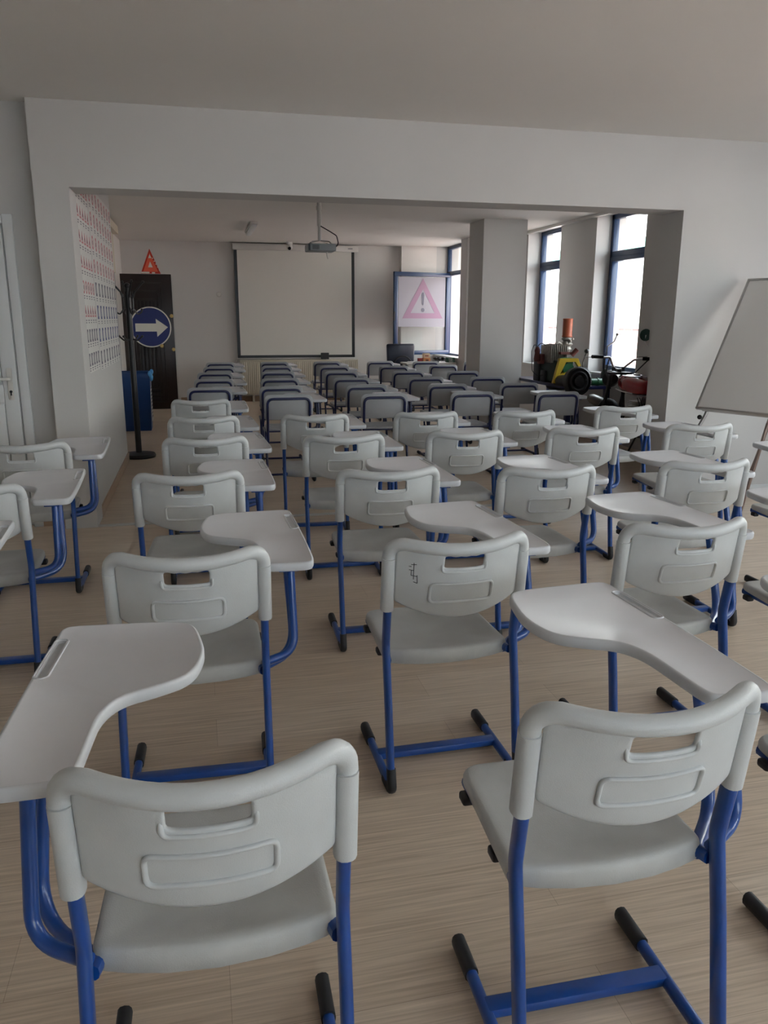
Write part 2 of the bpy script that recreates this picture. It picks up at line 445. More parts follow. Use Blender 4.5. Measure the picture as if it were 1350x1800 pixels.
for a, b, x0, x1 in ((7.96, 9.06, 4.70, XF - .03), (10.03, 11.1, 4.70, XF - .03), (12.42, 13.75, 4.13, 4.35)):
    struct('trim_sill', B(x0, x1, a + .002, b - .002, .76, .785), M['plastline'], smooth=False)

# opened sash of the far window, a sheet with a warning triangle stuck to its glass
p0, p1 = Vector((3.27, 13.28)), Vector((4.33, 13.55)); dd = (p1 - p0); SW = dd.length
sash = struct('window_10', B(0, SW, -.025, .025, .80, .87, bev=.004), M['frameblue'])
sash.location = (p0.x, p0.y, 0); sash.rotation_euler = (0, 0, math.atan2(dd.y, dd.x))
bm = bmesh.new()
box(bm, 0, SW, -.025, .025, 2.10, 2.17, bev=.004); box(bm, 0, .07, -.025, .025, .87, 2.10, bev=.004); box(bm, SW - .07, SW, -.025, .025, .87, 2.10, bev=.004)
obj('sash_rails', bm, M['frameblue'], sash)
obj('pane', B(.07, SW - .07, -.004, .004, .87, 2.10), M['glass'], sash, smooth=False)
bm = bmesh.new(); box(bm, -.018, .0, -.03, -.05, 1.38, 1.52, bev=.003); obj('handle', bm, M['darkgrey'], sash)

def flat(bm, pts, y, mi, th=.0015, flip=False):
    """thin plate from an x-z outline, front face towards -y"""
    A = [bm.verts.new((p[0], y, p[1])) for p in pts]; Bv = [bm.verts.new((p[0], y + th, p[1])) for p in pts]
    bm.faces.new(A).material_index = mi; bm.faces.new(Bv[::-1]).material_index = mi
    n = len(pts)
    for i in range(n): bm.faces.new((A[i], A[(i + 1) % n], Bv[(i + 1) % n], Bv[i])).material_index = mi
def tri_band(bm, cx, z0, w, h, t, y, mi, th=.001):
    O = [(cx - w / 2, z0), (cx + w / 2, z0), (cx, z0 + h)]
    cz = z0 + h / 3; k = 1 - t
    I = [(cx + (px - cx) * k, cz + (pz - cz) * k) for px, pz in O]
    for i in range(3):
        j = (i + 1) % 3; flat(bm, [O[i], O[j], I[j], I[i]], y, mi, th)
def circ(cx, cz, r, n=24): return [(cx + r * math.cos(2 * PI * i / n), cz + r * math.sin(2 * PI * i / n)) for i in range(n)]

bm = bmesh.new()
flat(bm, [(.085, 1.27), (SW - .085, 1.27), (SW - .085, 2.09), (.085, 2.09)], -.010, 0, .004)
tri_band(bm, .56, 1.41, .80, .66, .40, -.0125, 1)
flat(bm, [(.535, 1.80), (.545, 1.835), (.56, 1.845), (.575, 1.835), (.585, 1.80), (.575, 1.645), (.56, 1.625), (.545, 1.645)], -.0135, 2)
flat(bm, circ(.56, 1.55, .033), -.0135, 2)
t = obj('warning_sheet', bm, [M['sheetw'], M['pink'], M['exgrey']], None, smooth=False)
t.location = sash.location; t.rotation_euler = sash.rotation_euler
tag(t, 'white sheet with a pink warning triangle and exclamation mark on the opened window', 'sign')

# white pvc door in the recessed wall
bm = bmesh.new()
for q in ((-1.16, -1.10, 0, 2.05), (-1.98, -1.92, 0, 2.05), (-1.92, -1.16, 1.99, 2.05)):
    box(bm, q[0], q[1], 5.675, 5.74, q[2], q[3], bev=.006)
d = struct('door_1', bm, M['pvc'])
bm = bmesh.new()
box(bm, -1.93, -1.15, 5.745, 5.79, .005, 2.0, bev=.004); box(bm, -1.915, -1.165, 5.70, 5.75, .01, 1.985, bev=.004)
for q in ((-1.26, -1.17, .02, 1.98), (-1.91, -1.82, .02, 1.98), (-1.82, -1.26, 1.86, 1.98), (-1.82, -1.26, .02, .16), (-1.82, -1.26, .86, .98)):
    box(bm, q[0], q[1], 5.684, 5.702, q[2], q[3], bev=.005)
for k in range(5):
    x = -1.80 + k * .108
    box(bm, x, x + .102, 5.692, 5.702, .17, .85, bev=.003); box(bm, x, x + .102, 5.692, 5.702, .99, 1.85, bev=.003)
obj('door_leaf', bm, M['pvc'], d)
bm = bmesh.new(); box(bm, -1.232, -1.198, 5.672, 5.686, .88, 1.09, bev=.006)
obj('handle_plate', bm, M['offwhite'], d)
bm = bmesh.new(); sweep(bm, fillet([(-1.213, 5.675, 1.02), (-1.213, 5.632, 1.02), (-1.33, 5.632, 1.02)], .012), .010, .010, n=10)
obj('door_handle', bm, M['offwhite'], d)
bm = bmesh.new(); cyl(bm, (-1.213, 5.673, .935), (-1.213, 5.667, .935), .009); box(bm, -1.217, -1.209, 5.667, 5.672, .91, .935)
obj('keyhole', bm, M['darkgrey'], d)

# ------------------------------------------------------------------ chairs
def arc_y(x, z=.78, half=.207):
    bow = .050 + .030 * max(0, min(1, (z - .55) / .23))
    return -bow * (1 - (x / half) ** 2)
def lift(x, z): return .012 + (.014 * min(1, (x / .19) ** 2) - .008) * max(0, min(1, (z - .60) / .16))
def shape_back(bm):
    for v in bm.verts: v.co.z += lift(v.co.x, v.co.z)
    return bm
def lean(z): return .035 - (z - .465) * .13 if z > .465 else -.045 + (z / .465) * .08

def white_backrest_bm():
    bm = bmesh.new()
    xs = [-.19, -.175, -.155, -.13, -.105, -.082, -.066, -.059, -.045, -.03, -.015, 0, .015, .03, .045, .059, .066, .082, .105, .13, .155, .175, .19]
    zr = [.785, .768, .757, .748, .738, .727, .719, .710, .695]
    nlow = 7
    grid = []
    for z in zr: grid.append([Vector((x, 0, z)) for x in xs])
    for k in range(1, nlow + 1):
        t = k / nlow; row = []
        for x in xs:
            zb = .545 + .055 * (abs(x) / .19) ** 2.0
            row.append(Vector((x, 0, .695 * (1 - t) + zb * t)))
        grid.append(row)
    V = [[bm.verts.new(p) for p in r] for r in grid]
    i0, i1 = xs.index(-.059), xs.index(.059)
    for r in range(len(V) - 1):
        for c in range(len(xs) - 1):
            if r in (2, 3, 4, 5) and i0 <= c < i1: continue
            bm.faces.new((V[r][c], V[r][c + 1], V[r + 1][c + 1], V[r + 1][c]))
    # finger waves on the upper lip of the slot
    for c in range(i0 + 1, i1):
        V[2][c].co.z += -.0045 if (c - i0) % 2 == 0 else .003
    for v in bm.verts:
        z = v.co.z; v.co.y = lean(z) + arc_y(v.co.x, z)
    return bm

bmw = white_backrest_bm()
ob = obj('backrest_panel', bmw, M['plastic'])
so = ob.modifiers.new('s', 'SOLIDIFY'); so.thickness = .010; so.offset = 0
su = ob.modifiers.new('u', 'SUBSURF'); su.levels = 1; su.render_levels = 1
bake(ob)
panel_me = ob.data
bpy.data.objects.remove(ob)

def surf(x, z, off=0): return Vector((x, lean(z) + arc_y(x, z) + off, z))
def white_backrest(parent, material):
    bm = bmesh.new(); bm.from_mesh(panel_me)
    # moulded tube: up one side, along the bowed top, down the other
    P = []
    P += [Vector((-.207, lean(z), z)) for z in (.585, .62, .66, .70, .735)]
    for k in range(1, 7):
        a = k / 7 * PI / 2; x = -.207 + .040 * (1 - math.cos(a)); z = .735 + .043 * math.sin(a); P.append(Vector((x, lean(z) + arc_y(x), z)))
    for k in range(0, 21):
        x = -.167 + .334 * k / 20; P.append(Vector((x, lean(.782) + arc_y(x), .780)))
    Q = [Vector((-p.x, p.y, p.z)) for p in P[:11]][::-1]
    sweep(bm, P + Q, .019, .019, n=14)
    # cover sleeves around the legs and web between sleeve and panel
    for s in (-1, 1):
        sweep(bm, [Vector((s * .207, lean(z), z)) for z in (.570, .60, .66, .715, .73)], .0195, .0225, n=16, side=(1, 0, 0), ex=.85)
    # raised frame of the label recess
    R = round_poly([(-.095, .602), (.095, .602), (.095, .664), (-.095, .664)], .016, 5)
    F = []
    N = len(R)
    for i in range(N):
        a, b = R[i], R[(i + 1) % N]; n = max(1, int((b - a).length / .015))
        for k in range(n): q = a.lerp(b, k / n); F.append(surf(q.x, q.y, -.0065))
    sweep(bm, F, .0055, .0045, n=8, closed=True)
    # raised lip around the lower half of the hand slot
    R = fillet([(-.066, 0, .742), (-.066, 0, .706), (.066, 0, .706), (.066, 0, .742)], .013, 6)
    F = []
    for a, b in zip(R[:-1], R[1:]):
        n = max(1, int((b - a).length / .006))
        for k in range(n): q = a.lerp(b, k / n); F.append(surf(q.x, q.z, -.006 + .010 * max(0, (q.z - .722) / .02)))
    sweep(bm, F, .0048, .004, n=8)
    shape_back(bm)
    o = obj('backrest', bm, material, parent, angle=60)
    return o

def seat_bm(w=.203, y0=.058, y1=.42, z=.430, th=.028, rear_drop=.024, bow=.032):
    rear = [(w * t, y0 - bow * (1 - t * t) + .012) for t in (-1, -.72, -.4, 0, .4, .72, 1)]
    out = round_poly(rear + [(w * .95, y1), (-w * .95, y1)], [.030, .05, .05, .05, .05, .05, .030, .055, .055], 6)
    c = Vector((0, (y0 + y1) / 2))
    def drop(p, k):
        r = max(0, min(1, 1 - (p.y - y0 + bow) / .13)); r = r * r * (3 - 2 * r); return k * r
    def ring(d, base, k): return [Vector((p.x, p.y, base - drop(p, k))) for p in inset2(out, d)]
    def scl(s_, base): return [Vector((c.x + (p.x - c.x) * s_, c.y + (p.y - c.y) * s_, base)) for p in out]
    bm = bmesh.new()
    loft(bm, [scl(.3, z - th * .9), ring(.022, z - th * .9, rear_drop * .5), ring(.005, z - th, rear_drop), ring(.0, z - th + .005, rear_drop),
              ring(0, z - .012, .004), ring(.002, z - .006, .003), ring(.006, z - .0015, .002), ring(.012, z, .001), scl(.86, z - .002), scl(.7, z - .008), scl(.45, z - .012), scl(.2, z - .013)])
    return bm

def chaikin(pts, n=3):
    P_ = [Vector(p) for p in pts]
    for _ in range(n):
        Q = []
        for i in range(len(P_)):
            a, b = P_[i], P_[(i + 1) % len(P_)]; Q += [a.lerp(b, .25), a.lerp(b, .75)]
        P_ = Q
    return P_
TAB = chaikin([(.020, .66), (.008, .56), (.032, .455), (.100, .412), (.165, .385), (.195, .325), (.201, .24), (.206, .15), (.214, .112), (.240, .103), (.310, .101), (.345, .103), (.362, .125),
               (.363, .20), (.357, .40), (.348, .60), (.341, .72), (.338, .765), (.318, .780), (.26, .777), (.15, .768), (.070, .758), (.034, .728)], 3)
def tablet_bm():
    """writing tablet: laminate top with a pencil groove, soft moulded edge; local z = .686 - .715"""
    bm = bmesh.new(); o = TAB; z1 = .715; z0 = .687
    if sum(o[i].x * o[(i + 1) % len(o)].y - o[(i + 1) % len(o)].x * o[i].y for i in range(len(o))) < 0: o = o[::-1]
    rg = lambda d, z: [Vector((p.x, p.y, z)) for p in inset2(o, d)]
    R = loft(bm, [rg(.012, z0), rg(.003, z0 + .002), rg(0, z0 + .008), rg(0, z1 - .007), rg(.0025, z1 - .002), rg(.007, z1), rg(.009, z1 - .0008)], cap1=False)
    rim = R[-1]
    g = round_poly([(.324, .50), (.344, .50), (.333, .69), (.313, .69)], .009, 5)
    G = [bm.verts.new((p.x, p.y, z1 - .0008)) for p in g]
    Gb = [bm.verts.new((p.x, p.y, z1 - .007)) for p in inset2(g, .002)]
    n = len(G)
    e1 = [bm.edges.get((rim[i], rim[(i + 1) % len(rim)])) for i in range(len(rim))]
    e2 = [bm.edges.new((G[i], G[(i + 1) % n])) for i in range(n)]
    r = bmesh.ops.triangle_fill(bm, edges=e1 + e2, use_beauty=True, use_dissolve=False)
    for f in r['geom']:
        if isinstance(f, bmesh.types.BMFace): f.material_index = 1
    for i in range(n):
        bm.faces.new((G[i], G[(i + 1) % n], Gb[(i + 1) % n], Gb[i])).material_index = 0
    bm.faces.new(Gb).material_index = 0
    # raised frame of the groove
    F = [Vector((p.x, p.y, z1 - .001)) for p in inset2(g, -.005)]
    sweep(bm, F, .003, .0022, n=6, closed=True)
    return bm

def leg_path(s, w=.205):
    return fillet([(s * w, -.040, .022), (s * w, lean(.30), .30), (s * w, lean(.465) + .004, .465), (s * w, lean(.575), .575), (s * w, lean(.60), .60)], .10, 5)

def add_white_chair(label, x, y, rz=0, group='grey plastic tablet-arm chairs', plastic='plastic', lefty=False):
    t = thing('tablet_arm_chair', label, 'chair', (x, y, 0), rz, group)
    white_backrest(t, M[plastic])
    obj('seat', seat_bm(), M['seatpl'], t, angle=60)
    for s in (-1, 1):
        bm = bmesh.new()
        sweep(bm, leg_path(s), .0115, .0185, n=14, side=(1, 0, 0), ex=.8)
        sweep(bm, [(s * .205, -.045, .020), (s * .205, .34, .020)], .0125, .014, n=12, side=(1, 0, 0), ex=.8)
        lg = obj('leg', bm, M['blue'], t, angle=50)
        bm = bmesh.new(); sweep(bm, [(s * .205, .245, .021), (s * .205, .33, .021), (s * .205, .345, .021)], .0155, .019, n=12, side=(1, 0, 0), ex=.8)
        obj('toe_cap', bm, M['rubber'], lg)
        bm = bmesh.new()
        sweep(bm, fillet([(s * .205, .03, .016), (s * .205, -.052, .018), (s * .205, -.034, .085)], .02), .0145, .016, n=12, side=(1, 0, 0), ex=.8)
        obj('heel_cap', bm, M['rubber'], lg)
    bm = bmesh.new(); box(bm, -.205, .205, .135, .175, .012, .034, bev=.004); obj('crossbar', bm, M['blue'], t)
    bm = bmesh.new()
    for s in (-1, 1):
        sweep(bm, fillet([(s * .198, .045, .405), (s * .182, .12, .397), (s * .178, .40, .397)], .04), .012, .013, n=10, side=(1, 0, 0), ex=.8)
    box(bm, -.18, .18, .385, .41, .386, .408, bev=.004); box(bm, -.18, .18, .12, .145, .386, .408, bev=.004)
    fr = obj('seat_frame', bm, M['blue'], t)
    for s in (-1, 1):
        for yy in (.17, .36):
            bm = bmesh.new(); box(bm, s * .190 - .014, s * .190 + .014, yy - .018, yy + .018, .372, .393, bev=.006); obj('rubber_bumper', bm, M['rubber'], fr)
    m = -1 if lefty else 1
    tb = tablet_bm()
    if lefty:
        for v in tb.verts: v.co.x *= -1
    obj('writing_tablet', tb, [M['edge'], M['laminate']], t, angle=50)
    bm = bmesh.new()
    sweep(bm, fillet([(m * .200, .045, .430), (m * .295, .10, .435), (m * .292, .165, .69)], .075, 8), .0125, .015, n=12, ex=.85)
    sweep(bm, fillet([(m * .185, .07, .400), (m * .302, .19, .400), (m * .288, .27, .69)], .095, 8), .0125, .015, n=12, ex=.85)
    box(bm, m * .285 - .03, m * .285 + .03, .13, .32, .678, .689, bev=.003)
    obj('tablet_support', bm, M['blue'], t)
    return t

def add_blue_chair(label, x, y, rz=0, tablet=True, group='navy-framed tablet-arm chairs'):
    t = thing('tablet_arm_chair', label, 'chair', (x, y, 0), rz, group)
    ln = lambda z: .02 - (z - .34) * .12
    # backrest board
    out = round_poly([(-.212, .545), (.212, .545), (.212, .768), (-.212, .768)], [.03, .03, .055, .055], 7)
    bm = bmesh.new()
    def rg(d, off):
        r = []
        for p in inset2(out, d):
            r.append(Vector((p.x, ln(p.y) + off, p.y)))
        return r
    loft(bm, [rg(.004, .012), rg(0, .016), rg(0, .024), rg(.004, .028)])
    obj('backrest', bm, M['greyblue'], t, angle=50)
    P = [(-.185, ln(.34), .34), (-.185, ln(.732), .732), (.185, ln(.732), .732), (.185, ln(.34), .34)]
    bm = bmesh.new(); Pf = fillet(P, .055, 8)
    sweep(bm, Pf, .0115, n=12)
    sweep(bm, [(-.185, ln(.34), .345), (.185, ln(.34), .345)], .006, n=8)
    sweep(bm, [(-.185, ln(.45), .445), (.185, ln(.45), .445)], .007, n=8)
    obj('back_frame', bm, M['navy'], t)
    bm = seat_bm(w=.195, y0=.07, y1=.40, z=.465, th=.024, rear_drop=.006, bow=.015)
    obj('seat', bm, M['greyblue'], t, angle=60)
    for s in (-1, 1):
        bm = bmesh.new()
        sweep(bm, fillet([(s * .205, -.09, .018), (s * .205, .02, .435), (s * .195, .38, .43)], .06, 6), .011, .013, n=12, side=(1, 0, 0))
        sweep(bm, [(s * .205, -.09, .018), (s * .205, .33, .018)], .011, .013, n=10, side=(1, 0, 0))
        lg = obj('leg', bm, M['navy'], t)
        bm = bmesh.new(); sweep(bm, [(s * .205, .26, .018), (s * .205, .34, .018)], .0145, .017, n=10, side=(1, 0, 0)); obj('toe_cap', bm, M['rubber'], lg)
        bm = bmesh.new(); sweep(bm, fillet([(s * .205, .0, .016), (s * .205, -.102, .018), (s * .205, -.075, .085)], .02), .0145, .016, n=10, side=(1, 0, 0)); obj('heel_cap', bm, M['rubber'], lg)
    bm = bmesh.new(); sweep(bm, [(-.205, .2, .022), (.205, .2, .022)], .010, n=8); obj('crossbar', bm, M['navy'], t)
    if tablet:
        tb = tablet_bm()
        for v in tb.verts: v.co.z -= .005
        obj('writing_tablet', tb, [M['edge'], M['laminate']], t, angle=50)
        bm = bmesh.new()
        sweep(bm, fillet([(.20, .10, .43), (.29, .14, .43), (.285, .18, .685)], .05, 6), .011, n=10)
        sweep(bm, fillet([(.19, .22, .43), (.29, .26, .43), (.285, .30, .685)], .05, 6), .011, n=10)
        box(bm, .25, .32, .15, .34, .672, .684, bev=.003)
        obj('tablet_support', bm, M['navy'], t)
    return t

def dup(root, label, x, y, rz=0):
    r = root.copy(); COL.objects.link(r); r.location = (x, y, 0); r.rotation_euler = (0, 0, rz); r['label'] = label
    for ch in list(root.children):
        if ch.name.startswith('ink'): continue
        c = ch.copy(); COL.objects.link(c); c.parent = r
        for g in list(ch.children):
            d = g.copy(); COL.objects.link(d); d.parent = c
    return r

D = math.radians
GREY = 'grey blue-legged chair, '
w3 = add_white_chair(GREY + 'second from the camera in the column behind the left-handed chair', -.055, 2.13, D(-2.2))
w1 = add_white_chair('grey chair nearest the camera at left, writing tablet on its left side', -.016, 1.066, D(-1.0), lefty=True)
whites = [
    (.718, 1.098, -1.0, 'nearest the camera in the second full column from the left'),
    (.716, 2.11, 0.4, 'with black pen scribble on the left of its backrest'),
    (1.472, 2.12, 0, 'standing right of the chair with pen scribble, second row'),
    (1.47, 1.07, 0, 'cut off at the lower right corner, feet showing'),
    (-.06, 3.26, -2, 'third from the camera in the column behind the left-handed chair'),
    (.762, 3.17, -1.5, 'directly in front of the scribbled chair, third row'),
    (1.44, 3.07, -1, 'third row, third full column from the left'),
    (2.20, 3.06, -1, 'third row, fourth full column, just left of the whiteboard leg'),
    (2.20, 2.09, 0, 'second row at right edge, only its seat corner visible'),
    (3.12, 3.24, 0, 'third row at right edge, beside the whiteboard leg'),
    (-.875, 4.22, 0, 'nearest the white door, far left column, farthest of three'),
    (-.885, 3.16, 0, 'far left column, middle of three by the white door'),
    (-1.00, 2.17, 0, 'far left column, nearest of three, only tablet corner visible'),
    (.02, 4.23, 0, 'fourth row, in the column nearest the coat stand'),
    (.02, 5.13, 0, 'fifth row, in the column nearest the coat stand'),
    (.01, 6.22, -3, 'sixth row, last grey one in the column nearest the coat stand'),
    (.73, 5.10, -3, 'fifth row, directly before the first navy-framed column of six'),
    (.752, 4.16, -2, 'fourth row, second column, before the scribbled chair'),
    (1.48, 5.08, -1, 'fifth row, third full column from the left'),
    (1.445, 4.17, -3, 'fourth row, third full column from the left'),
    (2.165, 5.02, -1, 'fifth row, fourth full column from the left'),
    (2.165, 4.16, -3, 'fourth row, fourth full column from the left'),
    (3.00, 5.17, -1, 'fifth row, rightmost column in front of the motorcycle'),
    (2.93, 4.17, -2, 'fourth row, rightmost column beside the standing whiteboard'),
]
chairs = {}
for x, y, a, l in whites:
    chairs[l] = dup(w3, GREY + l, x, y, D(a))
# pen scribble on the scribbled chair's backrest
sc = chairs['with black pen scribble on the left of its backrest']
bm = bmesh.new()
strokes = [[(-.150, .722), (-.136, .724)], [(-.143, .728), (-.142, .676)], [(-.155, .705), (-.143, .704)], [(-.149, .704), (-.149, .688)], [(-.149, .688), (-.133, .686)],
           [(-.133, .690), (-.131, .664)], [(-.142, .668), (-.131, .664)], [(-.156, .716), (-.149, .716)]]
for s in strokes:
    (x0, z0), (x1, z1) = s
    sweep(bm, [surf(x0, z0, -.0062), surf((x0 + x1) / 2, (z0 + z1) / 2, -.0062), surf(x1, z1, -.0062)], .0009, n=6)
shape_back(bm)
o = obj('ink_scribble', bm, M['ink'], sc)

cols = ['leftmost', 'second', 'third', 'fourth', 'rightmost']
ords = ['nearest', 'second', 'third', 'fourth', 'fifth', 'farthest']
BL = [[(.10, 7.75), (.164, 8.82), (.20, 9.9), (.28, 11.0), (.33, 12.1)],
      [(.758, 6.90), (.785, 7.76), (.88, 8.82), (.965, 9.92), (1.06, 11.05), (1.13, 12.1)],
      [(1.603, 6.84), (1.632, 7.75), (1.673, 8.75), (1.751, 9.85), (1.851, 10.97), (1.931, 12.1)],
      [(2.428, 6.84), (2.474, 7.73), (2.52, 8.69), (2.597, 9.76), (2.678, 10.85), (2.76, 12.07)],
      [(3.205, 6.70), (3.25, 7.72), (3.24, 8.63), (3.28, 9.62), (3.44, 10.97), (3.446, 11.9)]]
b0 = bt = None
for ci, c in enumerate(BL):
    for ri, (x, y) in enumerate(c):
        oo = ords[ri] if ri < len(c) - 1 else 'farthest'
        lab = 'navy-framed grey chair, %s of %s in the %s navy-framed column' % (oo, ['five', 'six', 'six', 'six', 'six'][ci], cols[ci])
        hast = not (ci == 4 and ri > 0)
        rz = D(random.uniform(-1.2, 1.2))
        if hast:
            if b0 is None: b0 = add_blue_chair(lab, x, y, rz)
            else: dup(b0, lab, x, y, rz)
        else:
            if bt is None: bt = add_blue_chair(lab, x, y, rz, tablet=False)
            else: dup(bt, lab, x, y, rz)
dup(bt, 'navy-framed grey chair half hidden behind the white column, in front of the teacher desk', 4.22, 11.75)

# ------------------------------------------------------------------ rear wall: screen, radiator, projector, lamp, camera
t = thing('projection_screen', 'large pull-down projection screen with black borders on the back wall', 'screen', (0, 0, 0))
t.location = (1.68, 13.8, .74)
def P(o, root):                                     # world-space mesh -> child of root
    o.parent = root; o.matrix_parent_inverse = Matrix.Identity(4)
    o.data.transform(Matrix.Translation(-Vector(root.location)))
    return o
bm = bmesh.new(); box(bm, .65, 2.76, 13.74, 13.86, 2.50, 2.60, bev=.01); P(obj('screen_case', bm, M['offwhite']), t)
bm = bmesh.new(); box(bm, 2.58, 2.66, 13.737, 13.741, 2.545, 2.556); P(obj('case_logo', bm, M['exgrey']), t)
bm = bmesh.new(); box(bm, .725, 2.65, 13.798, 13.802, .79, 2.50); P(obj('screen_surface', bm, M['screen'], smooth=False), t)
bm = bmesh.new(); box(bm, .675, .725, 13.797, 13.803, .76, 2.50); box(bm, 2.65, 2.70, 13.797, 13.803, .76, 2.50); box(bm, .675, 2.70, 13.797, 13.803, .745, .79)
P(obj('black_border', bm, M['black'], smooth=False), t)
bm = bmesh.new(); box(bm, .66, 2.71, 13.785, 13.815, .728, .745, bev=.004); P(obj('weight_bar', bm, M['offwhite']), t)
bm = bmesh.new(); box(bm, 2.08, 2.22, 13.66, 13.70, .72, .83, bev=.008); box(bm, 2.10, 2.20, 13.655, 13.66, .75, .80)
t2 = obj('black_device', bm, M['rubber']); tag(t2, 'small black device standing on the radiator below the screen', 'device')

t = thing('radiator', 'long cream panel radiator under the projection screen', 'radiator', (1.72, 13.75, .11))
bm = bmesh.new(); box(bm, .71, 2.73, 13.72, 13.75, .13, .70, bev=.006)
n = 58
for k in range(n):
    x = .74 + k * (1.96 / (n - 1)); box(bm, x - .0105, x + .0105, 13.708, 13.722, .15, .68, bev=.004, seg=1)
P(obj('front_panel', bm, M['radiator']), t)
bm = bmesh.new(); box(bm, .70, 2.74, 13.70, 13.84, .695, .715, bev=.003); box(bm, .70, .712, 13.71, 13.84, .12, .70); box(bm, 2.728, 2.74, 13.71, 13.84, .12, .70)
P(obj('top_grille', bm, M['radiator']), t)
bm = bmesh.new(); cyl(bm, (.66, 13.78, .66), (.70, 13.78, .66), .015); cyl(bm, (.655, 13.78, .66), (.655, 13.78, .08), .009); lathe(bm, [(0, 0), (.02, 0), (.022, .03), (.016, .05), (0, .05)], origin=(.655, 13.78, .66), axis=(0, 0, 1))
P(obj('valve', bm, M['offwhite']), t)
bm = bmesh.new(); box(bm, .9, .93, 13.75, 13.89, .0, .13); box(bm, 2.5, 2.53, 13.75, 13.89, .0, .13); P(obj('foot_bracket', bm, M['radiator']), t)
t['label'] = 'long cream panel radiator under the projection screen'

bm = bmesh.new(); lathe(bm, [(0, .012), (.028, .014), (.036, .012), (.042, 0)], origin=(.41, 13.899, 1.79), axis=(0, -1, 0))
tag(obj('wall_socket', bm, M['socket']), 'small round white socket on the back wall left of the screen', 'socket')

t = thing('projector', 'grey projector hanging from the ceiling on a white pole', 'projector', (1.34, 8.75, ZR))
bm = bmesh.new(); box(bm, 1.19, 1.49, 8.60, 8.86, 2.10, 2.175, bev=.012); P(obj('projector_body', bm, M['projector']), t)
bm = bmesh.new(); box(bm, 1.195, 1.215, 8.596, 8.602, 2.105, 2.17); 
for k in range(6): box(bm, 1.24 + k * .012, 1.246 + k * .012, 8.5965, 8.601, 2.115, 2.16)
P(obj('vent', bm, M['darkgrey']), t)
bm = bmesh.new(); cyl(bm, (1.40, 8.86, 2.137), (1.40, 8.885, 2.137), .03, .027); P(obj('lens', bm, M['darkgrey']), t)
bm = bmesh.new(); box(bm, 1.27, 1.40, 8.68, 8.80, ZR - .02, ZR - .001, bev=.004); cyl(bm, (1.335, 8.74, ZR - .02), (1.335, 8.74, 2.36), .024); cyl(bm, (1.335, 8.74, 2.36), (1.335, 8.74, 2.21), .018)
cyl(bm, (1.335, 8.74, ZR - .06), (1.335, 8.74, ZR - .10), .032)
P(obj('mount_pole', bm, M['offwhite']), t)
bm = bmesh.new()
for sx, sy in ((-1, -1), (1, -1), (-1, 1), (1, 1)): sweep(bm, fillet([(1.335, 8.74, 2.215), (1.335 + sx * .09, 8.74 + sy * .08, 2.20), (1.335 + sx * .11, 8.74 + sy * .09, 2.172)], .02), .006, n=8)
P(obj('mount_bracket', bm, M['alu']), t)
bm = bmesh.new(); sweep(bm, fillet([(1.345, 8.72, 2.36), (1.44, 8.72, 2.31), (1.52, 8.75, 2.27), (1.55, 8.8, 2.19), (1.50, 8.84, 2.14)], .05, 6), .006, n=8); P(obj('cable', bm, M['darkgrey']), t)
bm = bmesh.new(); sweep(bm, [(1.41, 8.74, 2.10), (1.415, 8.74, 2.06), (1.425, 8.74, 2.03)], .007, n=8); P(obj('strap', bm, M['offwhite']), t)

t = thing('ceiling_light', 'slim white ceiling lamp near the back of the rear room', 'lamp', (.81, 11.45, ZR))
bm = bmesh.new(); box(bm, .76, .86, 10.85, 12.05, ZR - .03, ZR - .001, bev=.005); P(obj('lamp_base', bm, M['offwhite']), t)
bm = bmesh.new(); box(bm, .775, .845, 10.87, 12.03, ZR - .065, ZR - .028, bev=.015); P(obj('lamp_cover', bm, M['pvc']), t)

t = thing('security_camera', 'white dome camera under the ceiling above the projection screen', 'camera', (1.57, 13.55, ZR))
bm = bmesh.new(); lathe(bm, [(.05, 0), (.052, -.03), (.04, -.045), (0, -.047)], origin=(1.57, 13.55, ZR - .001)); P(obj('camera_base', bm, M['offwhite']), t)
bm = bmesh.new(); ball(bm, (1.57, 13.54, ZR - .08), .048); P(obj('camera_ball', bm, M['offwhite']), t)
bm = bmesh.new(); cyl(bm, (1.565, 13.50, ZR - .10), (1.56, 13.485, ZR - .108), .026); P(obj('lens', bm, M['black']), t)

